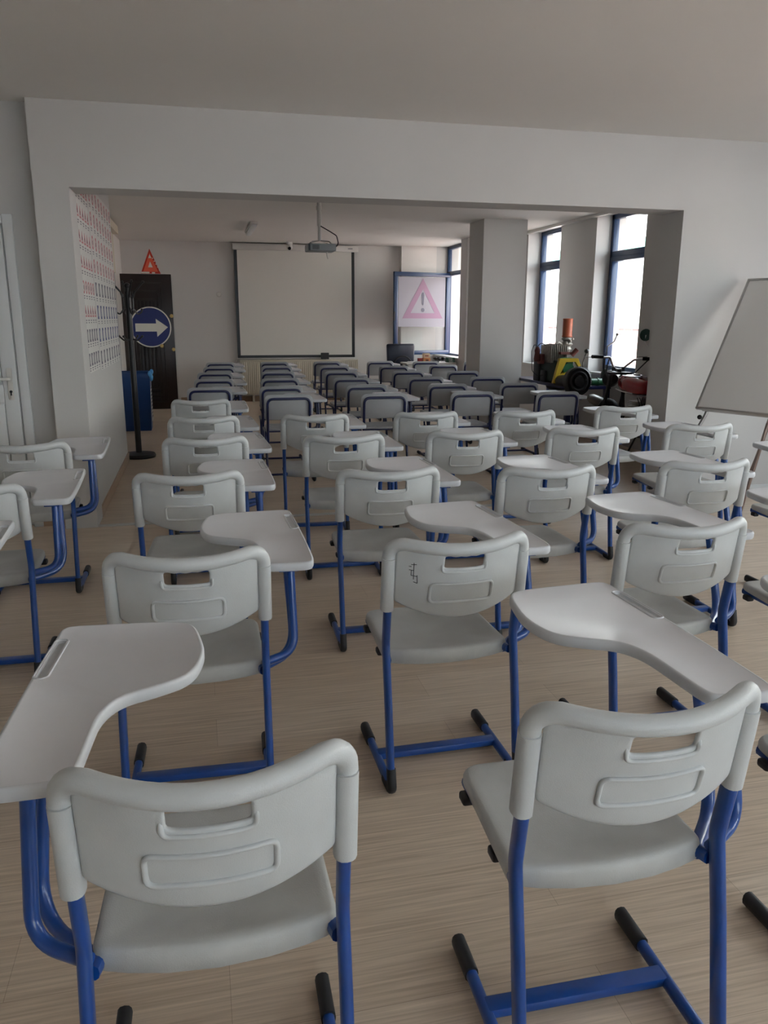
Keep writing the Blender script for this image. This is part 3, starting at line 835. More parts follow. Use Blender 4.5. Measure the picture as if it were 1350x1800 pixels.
# ------------------------------------------------------------------ left side: posters, coat stand, bin, dark door, triangle, arrow sign
def poster(label, y0, y1, z0, z1, rows):
    """a sheet on the x=-.74 wall; signs in rows; coordinates (s along y, z)"""
    bm = bmesh.new(); X = -.74
    def pl(pts, off, mi):
        A = [bm.verts.new((X + off, p[0], p[1])) for p in pts]; Bv = [bm.verts.new((X + off + .0008, p[0], p[1])) for p in pts]
        bm.faces.new(A[::-1]).material_index = mi; bm.faces.new(Bv).material_index = mi
        n = len(pts)
        for i in range(n): bm.faces.new((A[i], A[(i + 1) % n], Bv[(i + 1) % n], Bv[i])).material_index = mi
    pl([(y0, z0), (y1, z0), (y1, z1), (y0, z1)], .0005, 0)
    H_ = (z1 - z0) / len(rows)
    for r, (kind, n) in enumerate(rows):
        zc = z1 - H_ * (r + .45); w = (y1 - y0) / n
        for c in range(n):
            yc = y0 + w * (c + .5); s = min(w * .33, H_ * .30)
            if kind in ('T', 'C'):
                if kind == 'T':
                    O = [(yc - s, zc - s * .8), (yc + s, zc - s * .8), (yc, zc + s)]; k = .62; cz = zc - s * .2
                    I = [(yc + (a - yc) * k, cz + (b - cz) * k) for a, b in O]; nn = 3
                else:
                    nn = 14; O = [(yc + s * math.cos(2 * PI * i / nn), zc + s * math.sin(2 * PI * i / nn)) for i in range(nn)]
                    I = [(yc + .72 * (a - yc), zc + .72 * (b - zc)) for a, b in O]
                for i in range(nn):
                    j = (i + 1) % nn; pl([O[i], O[j], I[j], I[i]], .0018, 1)
                q = s * .22
                if (c + r) % 2: pl([(yc - q, zc - q * 1.4), (yc + q * .6, zc - q * 1.4), (yc + q, zc + q), (yc - q * .3, zc + q * 1.3)], .0018, 2)
                else: pl([(yc - q * .4, zc - q * 1.5), (yc + q * .5, zc - q * 1.5), (yc + q * .5, zc + q * 1.2), (yc - q * .4, zc + q * 1.2)], .0018, 2)
            else:
                mi = {'B': 3, 'K': 2}[kind]
                pl([(yc - s * .8, zc - s), (yc + s * .8, zc - s), (yc + s * .8, zc + s), (yc - s * .8, zc + s)], .0018, mi)
                pl([(yc - s * .3, zc - s * .6), (yc + s * .1, zc - s * .6), (yc + s * .4, zc + s * .5), (yc, zc + s * .7)], .0030, 0)
            for q in range(2):
                zz = zc - s * 1.25 - q * .016; hw = s * (.7 - .25 * q)
                pl([(yc - hw, zz - .007), (yc + hw, zz - .007), (yc + hw, zz), (yc - hw, zz)], .0018, 2)
    o = obj('road_sign_poster', bm, [M['paper'], M['posterred'], M['posterink'], M['posterblue']], smooth=False)
    return tag(o, label, 'poster')
poster('near road-sign poster with red warning triangles, at the opening corner', 5.90, 6.575, 1.03, 2.36, [('T', 5)] * 4 + [('C', 5), ('T', 5), ('K', 5), ('K', 5)])
poster('far road-sign poster with round signs, nearer the coat stand', 6.60, 8.30, 1.01, 2.40, [('C', 8)] * 4 + [('K', 8), ('B', 8), ('B', 8), ('K', 8)])

t = thing('coat_stand', 'tall black metal coat stand beside the poster wall', 'coat stand', (-.64, 8.46, 0))
bm = bmesh.new(); lathe(bm, [(0, 0), (.165, 0), (.17, .02), (.16, .04), (.06, .05), (0, .052)], n=36, origin=(-.64, 8.46, 0)); P(obj('base', bm, M['black']), t)
bm = bmesh.new(); cyl(bm, (-.64, 8.46, .04), (-.64, 8.46, 1.66), .03); cyl(bm, (-.64, 8.46, 1.66), (-.64, 8.46, 1.70), .022); ball(bm, (-.64, 8.46, 1.72), .03); P(obj('pole', bm, M['black']), t)
for k in range(4):
    a = k * PI / 2 + .35; c, s = math.cos(a), math.sin(a); q = lambda r, z: (-.64 + r * c, 8.46 + r * s, z)
    bm = bmesh.new(); sweep(bm, fillet([q(.02, 1.62), q(.05, 1.60), q(.07, 1.66), q(.16, 1.76)], .03, 5), .009, n=8)
    sweep(bm, fillet([q(.05, 1.64), q(.045, 1.50), q(.09, 1.44), q(.13, 1.47), q(.13, 1.49)], .03, 5), .008, n=8); ball(bm, q(.16, 1.76), .013, 8); ball(bm, q(.13, 1.49), .012, 8)
    P(obj('hook', bm, M['black']), t)
for k in range(4):
    a = k * PI / 2 + 1.1; c, s = math.cos(a), math.sin(a); q = lambda r, z: (-.64 + r * c, 8.46 + r * s, z)
    bm = bmesh.new(); sweep(bm, fillet([q(.02, 1.20), q(.08, 1.19), q(.13, 1.23)], .02, 5), .008, n=8); ball(bm, q(.13, 1.23), .012, 8); P(obj('hook', bm, M['black']), t)

t = thing('recycling_bin', 'blue recycling bin with blue bag edge and white label, beside coat stand', 'bin', (-.79, 10.62, 0))
bm = bmesh.new()
o4 = lambda w, d, z: [Vector((-.79 - w, 10.62 - d, z)), Vector((-.79 + w, 10.62 - d, z)), Vector((-.79 + w, 10.62 + d, z)), Vector((-.79 - w, 10.62 + d, z))]
loft(bm, [o4(.17, .15, 0), o4(.175, .155, .01), o4(.195, .17, .73), o4(.19, .165, .735), o4(.175, .15, .735), o4(.165, .14, .3)], cap1=True)
P(obj('bin_body', bm, M['binblue'], angle=30), t)
bm = bmesh.new()
ring = []
for zz, w in ((.74, .0), (.725, .006), (.65, .012), (.60, .010)):
    ring.append([])
pts = []
for k in range(48):
    u = k / 48 * 4; s = int(u); f = u - s
    cs = [(-1, -1), (1, -1), (1, 1), (-1, 1)]; a, b = cs[s], cs[(s + 1) % 4]; pts.append((a[0] + (b[0] - a[0]) * f, a[1] + (b[1] - a[1]) * f))
rings = []
for (zz, w) in ((.715, -.012), (.742, .0), (.735, .006), (.71, .008), (.69, .009)):
    rings.append([Vector((-.79 + px * (.195 + w + random.uniform(0, .004)), 10.62 + py * (.17 + w + random.uniform(0, .004)), zz + (random.uniform(-.02, .015) if zz < .7 else 0))) for px, py in pts])
loft(bm, rings, cap0=False, cap1=False)
P(obj('bag_rim', bm, M['binblue']), t)
bm = bmesh.new()
for k in range(5): ball(bm, (-.585 + random.uniform(-.01, .02), 10.47 + random.uniform(-.05, .03), .66 + k * .022), .035, 10, sc=(.7, .8, 1))
P(obj('bag_knot', bm, M['bagblue']), t)
bm = bmesh.new()
box(bm, -.604, -.600, 10.50, 10.75, .12, .60)
for k in range(9): box(bm, -.6, -.5985, 10.53, 10.72, .16 + k * .045, .185 + k * .045, mi=1)
P(obj('label_sheet', bm, [M['paper'], M['posterink']], smooth=False), t)

# dark door leaf standing open, hinged on the left wall
DX0, DX1, DY = -1.07, -.325, 12.9
d = struct('door_2', B(-1.12, -1.06, 11.9, 12.0, 0, 2.12, bev=.005), M['doordark'])
bm = bmesh.new(); box(bm, -1.12, -1.06, 11.0, 11.08, 0, 2.12, bev=.005); box(bm, -1.12, -1.06, 11.0, 12.0, 2.05, 2.12, bev=.005); obj('door_jamb', bm, M['doordark'], d)
t = thing('steel_door_leaf', 'dark brown panelled steel door leaf standing open near the back wall', 'door', (DX0, DY, 0))
bm = bmesh.new(); box(bm, DX0, DX1, DY - .03, DY + .03, .012, 2.05, bev=.004)
cxm = (DX0 + DX1) / 2 - .02
for k, i in enumerate((.10, .155, .205)):
    x0, x1, z0, z1 = DX0 + i, DX1 - i - .05, .12 + k * .10, 1.93 - k * .12; w = .018
    for q in ((x0, x1, z0, z0 + w), (x0, x1, z1 - w, z1), (x0, x0 + w, z0, z1), (x1 - w, x1, z0, z1)): box(bm, q[0], q[1], DY - .040, DY - .028, q[2], q[3], bev=.004)
P(obj('door_panel', bm, M['doordark']), t)
bm = bmesh.new()
for k in range(5):
    x0 = DX0 + .225 + k * .055; box(bm, x0, x0 + .048, DY - .036, DY - .028, 1.05, 1.66, bev=.006); box(bm, x0, x0 + .048, DY - .036, DY - .028, .36, .98, bev=.006)
for k in range(3): box(bm, DX0 + .225, DX0 + .49, DY - .036, DY - .028, .13 + k * .07, .19 + k * .07, bev=.006)
P(obj('moulding', bm, M['doordark2']), t)
bm = bmesh.new(); lathe(bm, [(0, .05), (.022, .048), (.028, .035), (.014, .015), (.03, .004), (.032, 0)], origin=(-.52, DY - .03, .985), axis=(0, -1, 0)); P(obj('door_knob', bm, M['brass']), t)
for z in (1.435, .93):
    bm = bmesh.new(); lathe(bm, [(0, .008), (.018, .008), (.026, .005), (.028, 0)], origin=(DX1 - .025, DY - .03, z), axis=(0, -1, 0)); box(bm, DX1 - .030, DX1 - .020, DY - .040, DY - .036, z - .022, z + .022)
    P(obj('lock_escutcheon', bm, M['brass']), t)
bm = bmesh.new(); box(bm, DX1 + .001, DX1 + .022, DY + .005, DY + .035, .01, 2.02); P(obj('edge_strip', bm, M['offwhite']), t)

t = thing('arrow_sign', 'round blue road sign with white right arrow hung on dark door', 'sign', (-.665, DY - .05, 1.27))
bm = bmesh.new(); lathe(bm, [(0, 0), (.30, 0), (.30, .006), (0, .006)], n=56, origin=(-.668, DY - .056, 1.268), axis=(0, -1, 0)); P(obj('sign_plate', bm, M['signblue']), t)
bm = bmesh.new(); lathe(bm, [(.286, .006), (.287, .009), (.302, .009), (.304, .002), (.304, 0)], n=56, origin=(-.668, DY - .056, 1.268), axis=(0, -1, 0)); P(obj('white_rim', bm, M['signwhite']), t)
bm = bmesh.new(); AX, AZ = -.668, 1.262
flat(bm, [(AX - .225, AZ - .06), (AX + .10, AZ - .06), (AX + .10, AZ + .06), (AX - .225, AZ + .06)], DY - .064, 0)
flat(bm, [(AX + .09, AZ - .14), (AX + .255, AZ + .005), (AX + .08, AZ + .13)], DY - .0645, 0)
P(obj('arrow', bm, M['signwhite'], smooth=False), t)

t = thing('warning_triangle', 'red reflective warning triangle standing on top of the dark door', 'warning triangle', (-.625, DY, 2.055))
bm = bmesh.new(); tri_band(bm, -.617, 2.056, .29, .36, .42, DY - .02, 0, th=.02); P(obj('red_frame', bm, M['trired'], smooth=False), t)
bm = bmesh.new(); tri_band(bm, -.617, 2.085, .215, .27, .68, DY - .024, 0, th=.01); P(obj('orange_inlay', bm, M['triorange'], smooth=False), t)
bm = bmesh.new()
for (a, b) in (((-.755, 2.060), (-.635, 2.082)), ((-.60, 2.060), (-.555, 2.078))): box(bm, a[0], b[0], DY - .026, DY - .021, a[1], b[1])
flat(bm, [(-.640, 2.28), (-.594, 2.28), (-.617, 2.335)], DY - .026, 0)
for k in range(5): box(bm, -.585 + k * .022, -.573 + k * .022, DY - .026, DY - .021, 2.27 - k * .042, 2.285 - k * .042)
P(obj('white_reflector', bm, M['signwhite'], smooth=False), t)

# ------------------------------------------------------------------ teacher's corner
t = thing('teacher_desk', 'white teacher desk below the opened window', 'desk', (3.70, 12.62, 0))
bm = bmesh.new(); box(bm, 3.28, 4.12, 12.42, 12.84, .68, .71, bev=.006); P(obj('desktop', bm, M['desk']), t)
bm = bmesh.new()
ap = [(3.47, .68), (3.53, .58), (3.6, .55), (3.47, .55)]
box(bm, 3.34, 4.06, 12.46, 12.48, .56, .68)
P(obj('front_apron', bm, M['desk']), t)
for x in (3.33, 4.07):
    for y in (12.47, 12.79):
        P(obj('leg', B(x - .02, x + .02, y - .02, y + .02, 0, .68, bev=.004), M['desk']), t)

t = thing('office_chair', 'dark blue leather office chair left of the teacher desk', 'office chair', (3.31, 13.15, 0))
bm = bmesh.new()
out = round_poly([(-.225, .60), (.225, .60), (.24, 1.0), (-.24, 1.0)], [.05, .05, .035, .035], 6)
def rgc(d, off): return [Vector((3.31 + p.x, 12.92 - .05 * (1 - (p.x / .24) ** 2) + off, p.y)) for p in inset2(out, d)]
loft(bm, [rgc(.02, 0), rgc(0, .015), rgc(0, .045), rgc(.02, .06)]); P(obj('backrest', bm, M['leather'], angle=60), t)
bm = bmesh.new(); box(bm, 3.09, 3.53, 12.98, 13.38, .44, .54, bev=.03, seg=3); P(obj('seat', bm, M['leather']), t)
bm = bmesh.new()
sweep(bm, [(3.18, 12.90, .50)] + [(3.33 + .15 * math.cos(a), 12.865, .66 + .14 * math.sin(a)) for a in [PI - k * PI / 14 for k in range(15)]] + [(3.48, 12.90, .50)], .011, n=8, side=(0, 1, 0))
P(obj('armrest', bm, M['rubber']), t)
bm = bmesh.new(); box(bm, 3.27, 3.35, 12.94, 13.0, .45, .75, bev=.01); P(obj('back_bracket', bm, M['black']), t)
bm = bmesh.new(); cyl(bm, (3.31, 13.18, .10), (3.31, 13.18, .45), .03); P(obj('gas_lift', bm, M['black']), t)
bm = bmesh.new()
for k in range(5):
    a = k * 2 * PI / 5; sweep(bm, [(3.31, 13.18, .12), (3.31 + .25 * math.cos(a), 13.18 + .25 * math.sin(a), .075)], .02, n=8)
    ball(bm, (3.31 + .25 * math.cos(a), 13.18 + .25 * math.sin(a), .03), .03, 10)
P(obj('star_base', bm, M['black']), t)
ZT = .7105
bm = bmesh.new(); box(bm, 3.595, 3.71, 12.54, 12.64, ZT, ZT + .075, bev=.003, mi=0); box(bm, 3.60, 3.705, 12.545, 12.635, ZT + .075, ZT + .145, bev=.003, mi=1); box(bm, 3.63, 3.68, 12.538, 12.542, ZT + .03, ZT + .045, mi=2); box(bm, 3.62, 3.68, 12.5425, 12.5445, ZT + .10, ZT + .115, mi=3)
tag(obj('cardboard_box', bm, [M['boxorange'], M['boxcream'], M['ink'], M['boxred']]), 'orange and cream cardboard box standing on the teacher desk', 'box')
bm = bmesh.new(); box(bm, 3.515, 3.585, 12.56, 12.63, ZT, ZT + .07, bev=.003); tag(obj('cardboard_box', bm, M['boxred']), 'small red box left of the orange box on desk', 'box')
bm = bmesh.new()
for k in range(3): box(bm, 3.33 + k * .012, 3.49 + k * .006, 12.50, 12.66, ZT + k * .006, ZT + .005 + k * .006)
tag(obj('paper_stack', bm, M['paper'], smooth=False), 'loose white papers at the left end of the teacher desk', 'papers')
bm = bmesh.new()
for k in range(14):
    ball(bm, (3.885 + .075 * math.cos(k * 1.3) * random.random(), 12.66 + .05 * math.sin(k), ZT + .035 + .03 * random.random()), .03, 8, sc=(1.3, 1, .8))
tag(obj('black_bag', bm, M['rubber']), 'crumpled black bag on the teacher desk, centre', 'bag')
bm = bmesh.new(); sweep(bm, [(3.735, 12.48, ZT + .016), (3.78, 12.48, ZT + .03), (3.83, 12.49, ZT + .036)], .014, n=8); sweep(bm, [(3.74, 12.455, ZT + .016), (3.83, 12.46, ZT + .018)], .014, n=8)
tag(obj('stapler', bm, M['rubber']), 'black stapler-like tool right of the orange box', 'tool')
bm = bmesh.new(); box(bm, 3.995, 4.115, 12.50, 12.64, ZT, ZT + .075, bev=.004)
for k in range(10): box(bm, 4.0 + random.random() * .05, 4.055 + random.random() * .055, 12.497, 12.501, ZT + .01 + k * .006, ZT + .013 + k * .006, mi=1)
tag(obj('cardboard_box', bm, [M['boxgreen'], M['paper']]), 'dark green patterned box at the right end of desk', 'box')

# ------------------------------------------------------------------ bench with the cutaway engine
t = thing('steel_bench', 'long dark blue steel bench under the rear windows carrying the engine', 'bench', (4.4, 9.2, 0))
bm = bmesh.new(); box(bm, 4.12, 4.66, 8.35, 10.0, .625, .66, bev=.004); P(obj('bench_top', bm, M['navy']), t)
for x, y in ((4.15, 8.40), (4.63, 8.40), (4.15, 9.95), (4.63, 9.95)):
    P(obj('leg', B(x - .03, x + .03, y - .03, y + .03, 0, .625, bev=.003), M['navy']), t)
bm = bmesh.new(); lathe(bm, [(0, -.06), (.10, -.055), (.14, -.03), (.15, 0)], origin=(4.3, 9.0, .624)); P(obj('drip_pan', bm, M['darkgrey']), t)
Z0 = .6605
t = thing('cutaway_engine', 'green and yellow cutaway engine with orange cylinder on the bench', 'engine', (4.25, 8.95, Z0))
bm = bmesh.new(); box(bm, 4.01 + .14, 4.36, 8.75, 9.35, Z0, .93, bev=.03, seg=3); box(bm, 4.19, 4.33, 8.62, 8.78, Z0, .85, bev=.03)
P(obj('engine_block', bm, M['dkgreen']), t)
bm = bmesh.new()
for k in range(9): box(bm, 4.12 + k * .025, 4.128 + k * .025, 8.85, 9.15, .90, 1.12 - .004 * abs(k - 4), bev=.003, seg=1)
box(bm, 4.13, 4.32, 8.90, 9.10, .90, 1.05)
P(obj('cooling_fins', bm, M['steel']), t)
bm = bmesh.new()
fr_ = [(4.03, .70), (4.10, .985), (4.33, .985), (4.37, .90), (4.34, .89), (4.30, .945), (4.18, .945), (4.11, .80), (4.28, .86), (4.28, .70)]
A = [Vector((p[0] + .02, 8.60, p[1] - .02)) for p in fr_]
vs0 = [bm.verts.new(a) for a in A]; vs1 = [bm.verts.new(a + Vector((0, .05, 0))) for a in A]
bm.faces.new(vs0); bm.faces.new(vs1[::-1])
for i in range(len(A)): bm.faces.new((vs0[i], vs0[(i + 1) % len(A)], vs1[(i + 1) % len(A)], vs1[i]))
P(obj('bell_housing', bm, M['yellow'], smooth=False), t)
bm = bmesh.new(); box(bm, 4.16, 4.32, 8.64, 8.76, .80, .97, bev=.03); cyl(bm, (4.24, 8.61, .84), (4.24, 8.66, .84), .07); P(obj('gear_case', bm, M['green']), t)
bm = bmesh.new(); lathe(bm, [(0, 0), (.062, 0), (.064, .01), (.058, .02), (.058, .20), (.062, .215), (.05, .22), (0, .22)], origin=(4.385, 9.0, 1.20)); P(obj('air_filter', bm, M['orange']), t)
bm = bmesh.new(); lathe(bm, [(.045, 0), (.06, .02), (.04, .04), (.065, .07), (.05, .10), (.075, .13), (.045, .17), (.07, .19), (.05, .215)], origin=(4.385, 9.0, .985))
for k in range(9):
    a = k * .7; ball(bm, (4.385 + .07 * math.cos(a), 9.0 + .07 * math.sin(a), 1.0 + k * .022), .018, 8)
sweep(bm, fillet([(4.33, 8.98, 1.10), (4.25, 8.95, 1.14), (4.2, 8.95, 1.10)], .03), .016, n=8)
P(obj('carburettor', bm, M['steel']), t)
bm = bmesh.new(); box(bm, 4.22, 4.36, 8.80, 8.9, 1.00, 1.03, bev=.004); cyl(bm, (4.36, 8.8, .99), (4.42, 8.78, 1.06), .03); P(obj('manifold', bm, M['rust']), t)
bm = bmesh.new(); lathe(bm, [(0, 0), (.035, 0), (.04, .03), (.03, .10), (.035, .13), (.02, .17), (0, .18)], origin=(4.03, 9.05, .91)); box(bm, 4.05, 4.11, 9.0, 9.1, .88, 1.0, bev=.01); P(obj('fuel_pump', bm, M['rust']), t)
bm = bmesh.new(); box(bm, 4.125, 4.20, 9.02, 9.14, Z0, .80, bev=.008); box(bm, 3.98 + .14, 4.14, 9.18, 9.35, Z0, .90, bev=.008); P(obj('side_cover', bm, M['rubber']), t)
bm = bmesh.new(); sweep(bm, fillet([(4.04, 9.05, 1.07), (3.99, 9.05, 1.12), (3.94, 9.02, 1.03), (3.95, 9.0, .80), (4.02, 9.0, .74), (4.12, 9.05, .74)], .06, 6), .004, n=6)
sweep(bm, fillet([(4.03, 9.05, 1.09), (4.08, 9.05, 1.13), (4.16, 9.02, 1.08)], .03, 6), .005, n=6); P(obj('wire', bm, M['rubber']), t)
bm = bmesh.new(); ax = Vector((.05, -1, .06)).normalized()
lathe(bm, [(0, -.50), (.06, -.50), (.075, -.17), (.11, -.165), (.13, -.10), (.155, -.08), (.16, .0), (.146, .01), (.14, -.005), (.07, -.01), (.06, .02), (0, .02)], n=36, origin=(4.155, 8.17, .735), axis=ax); P(obj('clutch_drum', bm, M['rubber']), t)
bm = bmesh.new(); lathe(bm, [(.10, .001), (.115, .012), (.10, .016), (.085, .001)], n=36, origin=(4.155, 8.17, .735), axis=ax); P(obj('drum_ring', bm, M['darkgrey']), t)

t = thing('gearbox', 'dark gearbox with upright gear lever next to engine clutch drum', 'gearbox', (4.40, 8.5, Z0))
bm = bmesh.new(); box(bm, 4.37, 4.48, 8.48, 8.75, Z0, .80, bev=.02); box(bm, 4.38, 4.45, 8.52, 8.70, .80, .86, bev=.015); ball(bm, (4.47, 8.6, .80), .04, 12); P(obj('gear_housing', bm, M['darkgrey']), t)
bm = bmesh.new(); sweep(bm, fillet([(4.39, 8.55, .85), (4.385, 8.55, .92), (4.42, 8.55, 1.03)], .04), .007, n=8); ball(bm, (4.425, 8.55, 1.05), .028, 12); P(obj('gear_lever', bm, M['black']), t)
t = thing('drive_shaft', 'bright green drive shaft lying on the bench beside the gearbox', 'shaft', (4.55, 8.42, Z0))
bm = bmesh.new(); cyl(bm, (4.42, 8.40, .705), (4.60, 8.40, .705), .040, n=24); cyl(bm, (4.50, 8.40, .705), (4.515, 8.40, .705), .048, n=24); cyl(bm, (4.60, 8.40, .705), (4.615, 8.40, .705), .044, n=24); P(obj('shaft_tube', bm, M['green']), t)
bm = bmesh.new(); lathe(bm, [(0, 0), (.04, 0), (.085, .02), (.09, .04), (.06, .06), (0, .08)], n=24, origin=(4.61, 8.48, .765), axis=(1, 0, 0)); P(obj('differential', bm, M['dkgreen']), t)
t = thing('muffler', 'grey exhaust muffler on a stand below the bench end', 'muffler', (4.42, 8.2, 0))
bm = bmesh.new(); lathe(bm, [(0, 0), (.03, .005), (.055, .05), (.06, .10), (.06, .26), (.05, .31), (.02, .34), (0, .34)], n=24, origin=(4.33, 8.27, .55), axis=(.9, -.1, -.38)); P(obj('muffler_body', bm, M['muffler']), t)
bm = bmesh.new(); cyl(bm, (4.62, 8.235, .425), (4.69, 8.225, .40), .02); P(obj('tail_pipe', bm, M['rubber']), t)
bm = bmesh.new(); cyl(bm, (4.47, 8.255, .46), (4.47, 8.255, .0), .012); box(bm, 4.38, 4.56, 8.22, 8.32, 0, .012); P(obj('stand', bm, M['black']), t)

# ------------------------------------------------------------------ motorcycle (seen from behind its tank)
MX = 4.40
t = thing('motorcycle', 'red motorcycle with chrome handlebar and round mirrors beside the windows', 'motorcycle', (MX, 7.3, 0))
bm = bmesh.new()
rings = []
for k in range(11):
    u = k / 10; y = 7.12 + u * .50
    w = .15 * math.sin(PI * (.12 + .80 * u)) ** .55; h = .105 * math.sin(PI * (.10 + .78 * u)) ** .5
    cz = .735 + .03 * u; r = []
    for j in range(24):
        a = 2 * PI * j / 24; c = math.cos(a); s = math.sin(a)
        x = MX + w * math.copysign(abs(c) ** .75, c); z = cz + h * math.copysign(abs(s) ** .8, s) * (1 if s > 0 else .9)
        r.append(Vector((x, y, z)))
    rings.append(r)
loft(bm, rings); tk = P(obj('fuel_tank', bm, M['tankred'], angle=80), t)
bm = bmesh.new()
for s in (-1, 1):
    sweep(bm, [(MX + s * .02, 7.26, .846), (MX + s * .085, 7.36, .842), (MX + s * .11, 7.46, .846)], .020, .006, n=8, side=(1, 0, 0))
P(obj('tank_stripe', bm, M['tankstripe']), t)
bm = bmesh.new(); lathe(bm, [(0, .018), (.028, .016), (.034, .006), (.035, 0)], origin=(MX + .01, 7.40, .852)); P(obj('fuel_cap', bm, M['chrome']), t)
bm = bmesh.new(); sweep(bm, [(MX - .145, 7.2, .685), (MX - .15, 7.4, .69), (MX - .13, 7.55, .70)], .006, n=6); sweep(bm, [(MX - .13, 7.13, .67), (MX, 7.10, .66), (MX + .13, 7.13, .67)], .006, n=6); P(obj('chrome_trim', bm, M['chrome']), t)
bm = bmesh.new()
path = [(MX - .34, 7.60, 1.03), (MX - .20, 7.70, 1.02), (MX - .12, 7.74, 1.02), (MX - .055, 7.76, .90), (MX, 7.76, .885), (MX + .055, 7.76, .90), (MX + .17, 7.74, .99), (MX + .24, 7.70, 1.0), (MX + .38, 7.60, 1.0)]
path[0] = (MX - .36, 7.66, 1.03)
sweep(bm, fillet(path, .04, 5), .0115, n=12); P(obj('handlebar', bm, M['chrome']), t)
for s in (-1, 1):
    bm = bmesh.new(); cyl(bm, (MX + s * .235, 7.685, 1.028 if s < 0 else 1.003), (MX + s * .37, 7.61 if s > 0 else 7.655, 1.032 if s < 0 else 1.003), .018); P(obj('grip', bm, M['rubber']), t)
    bm = bmesh.new(); sweep(bm, fillet([(MX + s * .19, 7.72, 1.02), (MX + s * .28, 7.75, 1.02), (MX + s * .42, 7.72, 1.025)], .02), .005, n=6); P(obj('brake_lever', bm, M['alu']), t)
for s, mx_, mz, my in ((1, MX + .285, 1.25, 7.74), (-1, MX - .03, 1.22, 7.80)):
    bm = bmesh.new()
    if s > 0:
        sweep(bm, fillet([(MX + .31, 7.68, 1.0), (MX + .37, 7.72, 1.08), (MX + .28, 7.75, 1.18), (mx_, my, mz)], .02), .006, n=8)
        P(obj('mirror_stalk', bm, M['chrome']), t)
        bm = bmesh.new(); lathe(bm, [(0, .0), (.060, .002), (.064, -.006), (.055, -.02), (0, -.03)], n=28, origin=(mx_, my, mz), axis=(-.25, -1, .0)); 
        P(obj('mirror', bm, M['mirror']), t)
    else:
        sweep(bm, fillet([(MX - .17, 7.72, 1.03), (MX - .15, 7.76, 1.13), (MX - .05, 7.80, 1.18), (MX - .02, 7.80, 1.25)], .03), .006, n=8); ball(bm, (MX - .02, 7.80, 1.255), .014, 8)
        P(obj('mirror_stalk', bm, M['chrome']), t)
bm = bmesh.new()
for s in (-1, 1):
    cyl(bm, (MX + s * .055, 7.76, .875), (MX + s * .055, 7.76, .915), .02)
    sweep(bm, [(MX + s * .10, 7.72, .86), (MX + s * .10, 7.90, .30)], .020, n=10)
box(bm, MX - .12, MX + .12, 7.68, 7.78, .84, .862, bev=.004); cyl(bm, (MX - .03, 7.68, .865), (MX - .03, 7.68, .90), .022)
P(obj('fork', bm, M['darkgrey']), t)
for pth in ([(MX - .20, 7.70, 1.0), (MX - .16, 7.78, .88), (MX - .06, 7.8, .76)], [(MX - .14, 7.72, 1.0), (MX - .12, 7.8, .86), (MX - .02, 7.82, .74)], [(MX + .30, 7.68, .99), (MX + .24, 7.8, .86), (MX + .16, 7.8, .78)]):
    bm = bmesh.new(); sweep(bm, fillet(pth, .06), .007, n=6); P(obj('control_cable', bm, M['rubber']), t)
bm = bmesh.new(); lathe(bm, [(0, -.09), (.05, -.085), (.088, -.04), (.095, .0), (.09, .012), (0, .02)], n=28, origin=(MX, 7.92, .78), axis=(0, 1, .0)); cyl(bm, (MX + .10, 7.82, .80), (MX + .10, 7.79, .84), .04); P(obj('headlight', bm, M['black']), t)
def wheel(yc, r, nm):
    bm = bmesh.new()
    n = 40; m = 12; V = []
    for i in range(n):
        a = 2 * PI * i / n; c = Vector((MX, yc + r * math.cos(a), r + .045 + r * math.sin(a))); V.append([bm.verts.new(c + Vector((.045 * math.cos(2 * PI * j / m), .042 * math.sin(2 * PI * j / m) * math.cos(a), .042 * math.sin(2 * PI * j / m) * math.sin(a)))) for j in range(m)])
    for i in range(n):
        for j in range(m): bm.faces.new((V[i][j], V[i][(j + 1) % m], V[(i + 1) % n][(j + 1) % m], V[(i + 1) % n][j]))
    w = P(obj(nm, bm, M['tyre']), t)
    bm = bmesh.new()
    for i in range(18):
        a = 2 * PI * i / 18; sweep(bm, [(MX, yc, r + .045), (MX, yc + (r - .04) * math.cos(a), r + .045 + (r - .04) * math.sin(a))], .002, n=4)
    cyl(bm, (MX - .06, yc, r + .045), (MX + .06, yc, r + .045), .035); o = P(obj('spokes', bm, M['chrome']), t)
wheel(7.90, .24, 'front_wheel'); wheel(6.78, .24, 'rear_wheel')
bm = bmesh.new(); box(bm, MX - .09, MX + .09, 7.10, 7.42, .26, .50, bev=.03)
for k in range(6): box(bm, MX - .08, MX + .08, 7.20, 7.38, .50 + k * .018, .507 + k * .018)
cyl(bm, (MX - .14, 7.25, .38), (MX + .14, 7.25, .38), .09)
P(obj('engine_case', bm, M['steel']), t)
bm = bmesh.new(); sweep(bm, fillet([(MX, 7.66, .80), (MX, 7.60, .50), (MX, 7.5, .24), (MX, 7.0, .24), (MX, 6.9, .45), (MX, 7.12, .66), (MX, 7.60, .72)], .06), .018, n=10)
for s in (-1, 1): sweep(bm, [(MX + s * .07, 7.05, .28), (MX + s * .08, 6.78, .29)], .014, n=8); sweep(bm, [(MX + s * .10, 6.80, .30), (MX + s * .10, 6.95, .60)], .02, n=8)
P(obj('frame', bm, M['black']), t)
bm = bmesh.new(); box(bm, MX - .11, MX + .11, 6.62, 7.10, .60, .67, bev=.03, seg=3); P(obj('seat', bm, M['rubber']), t)
bm = bmesh.new()
for k in range(10):
    x = MX - .13 + k * .028; sweep(bm, fillet([(x, 7.12, .65), (x + .01, 7.08, .58), (x + random.uniform(-.04, .05), 7.1, .50)], .02), .004, n=6)
P(obj('loose_cables', bm, M['rubber']), t)
bm = bmesh.new()
for s in (-1, 1): sweep(bm, [(MX + s * .02, 7.25, .26), (MX + s * .17, 7.22, .005)], .010, n=8)
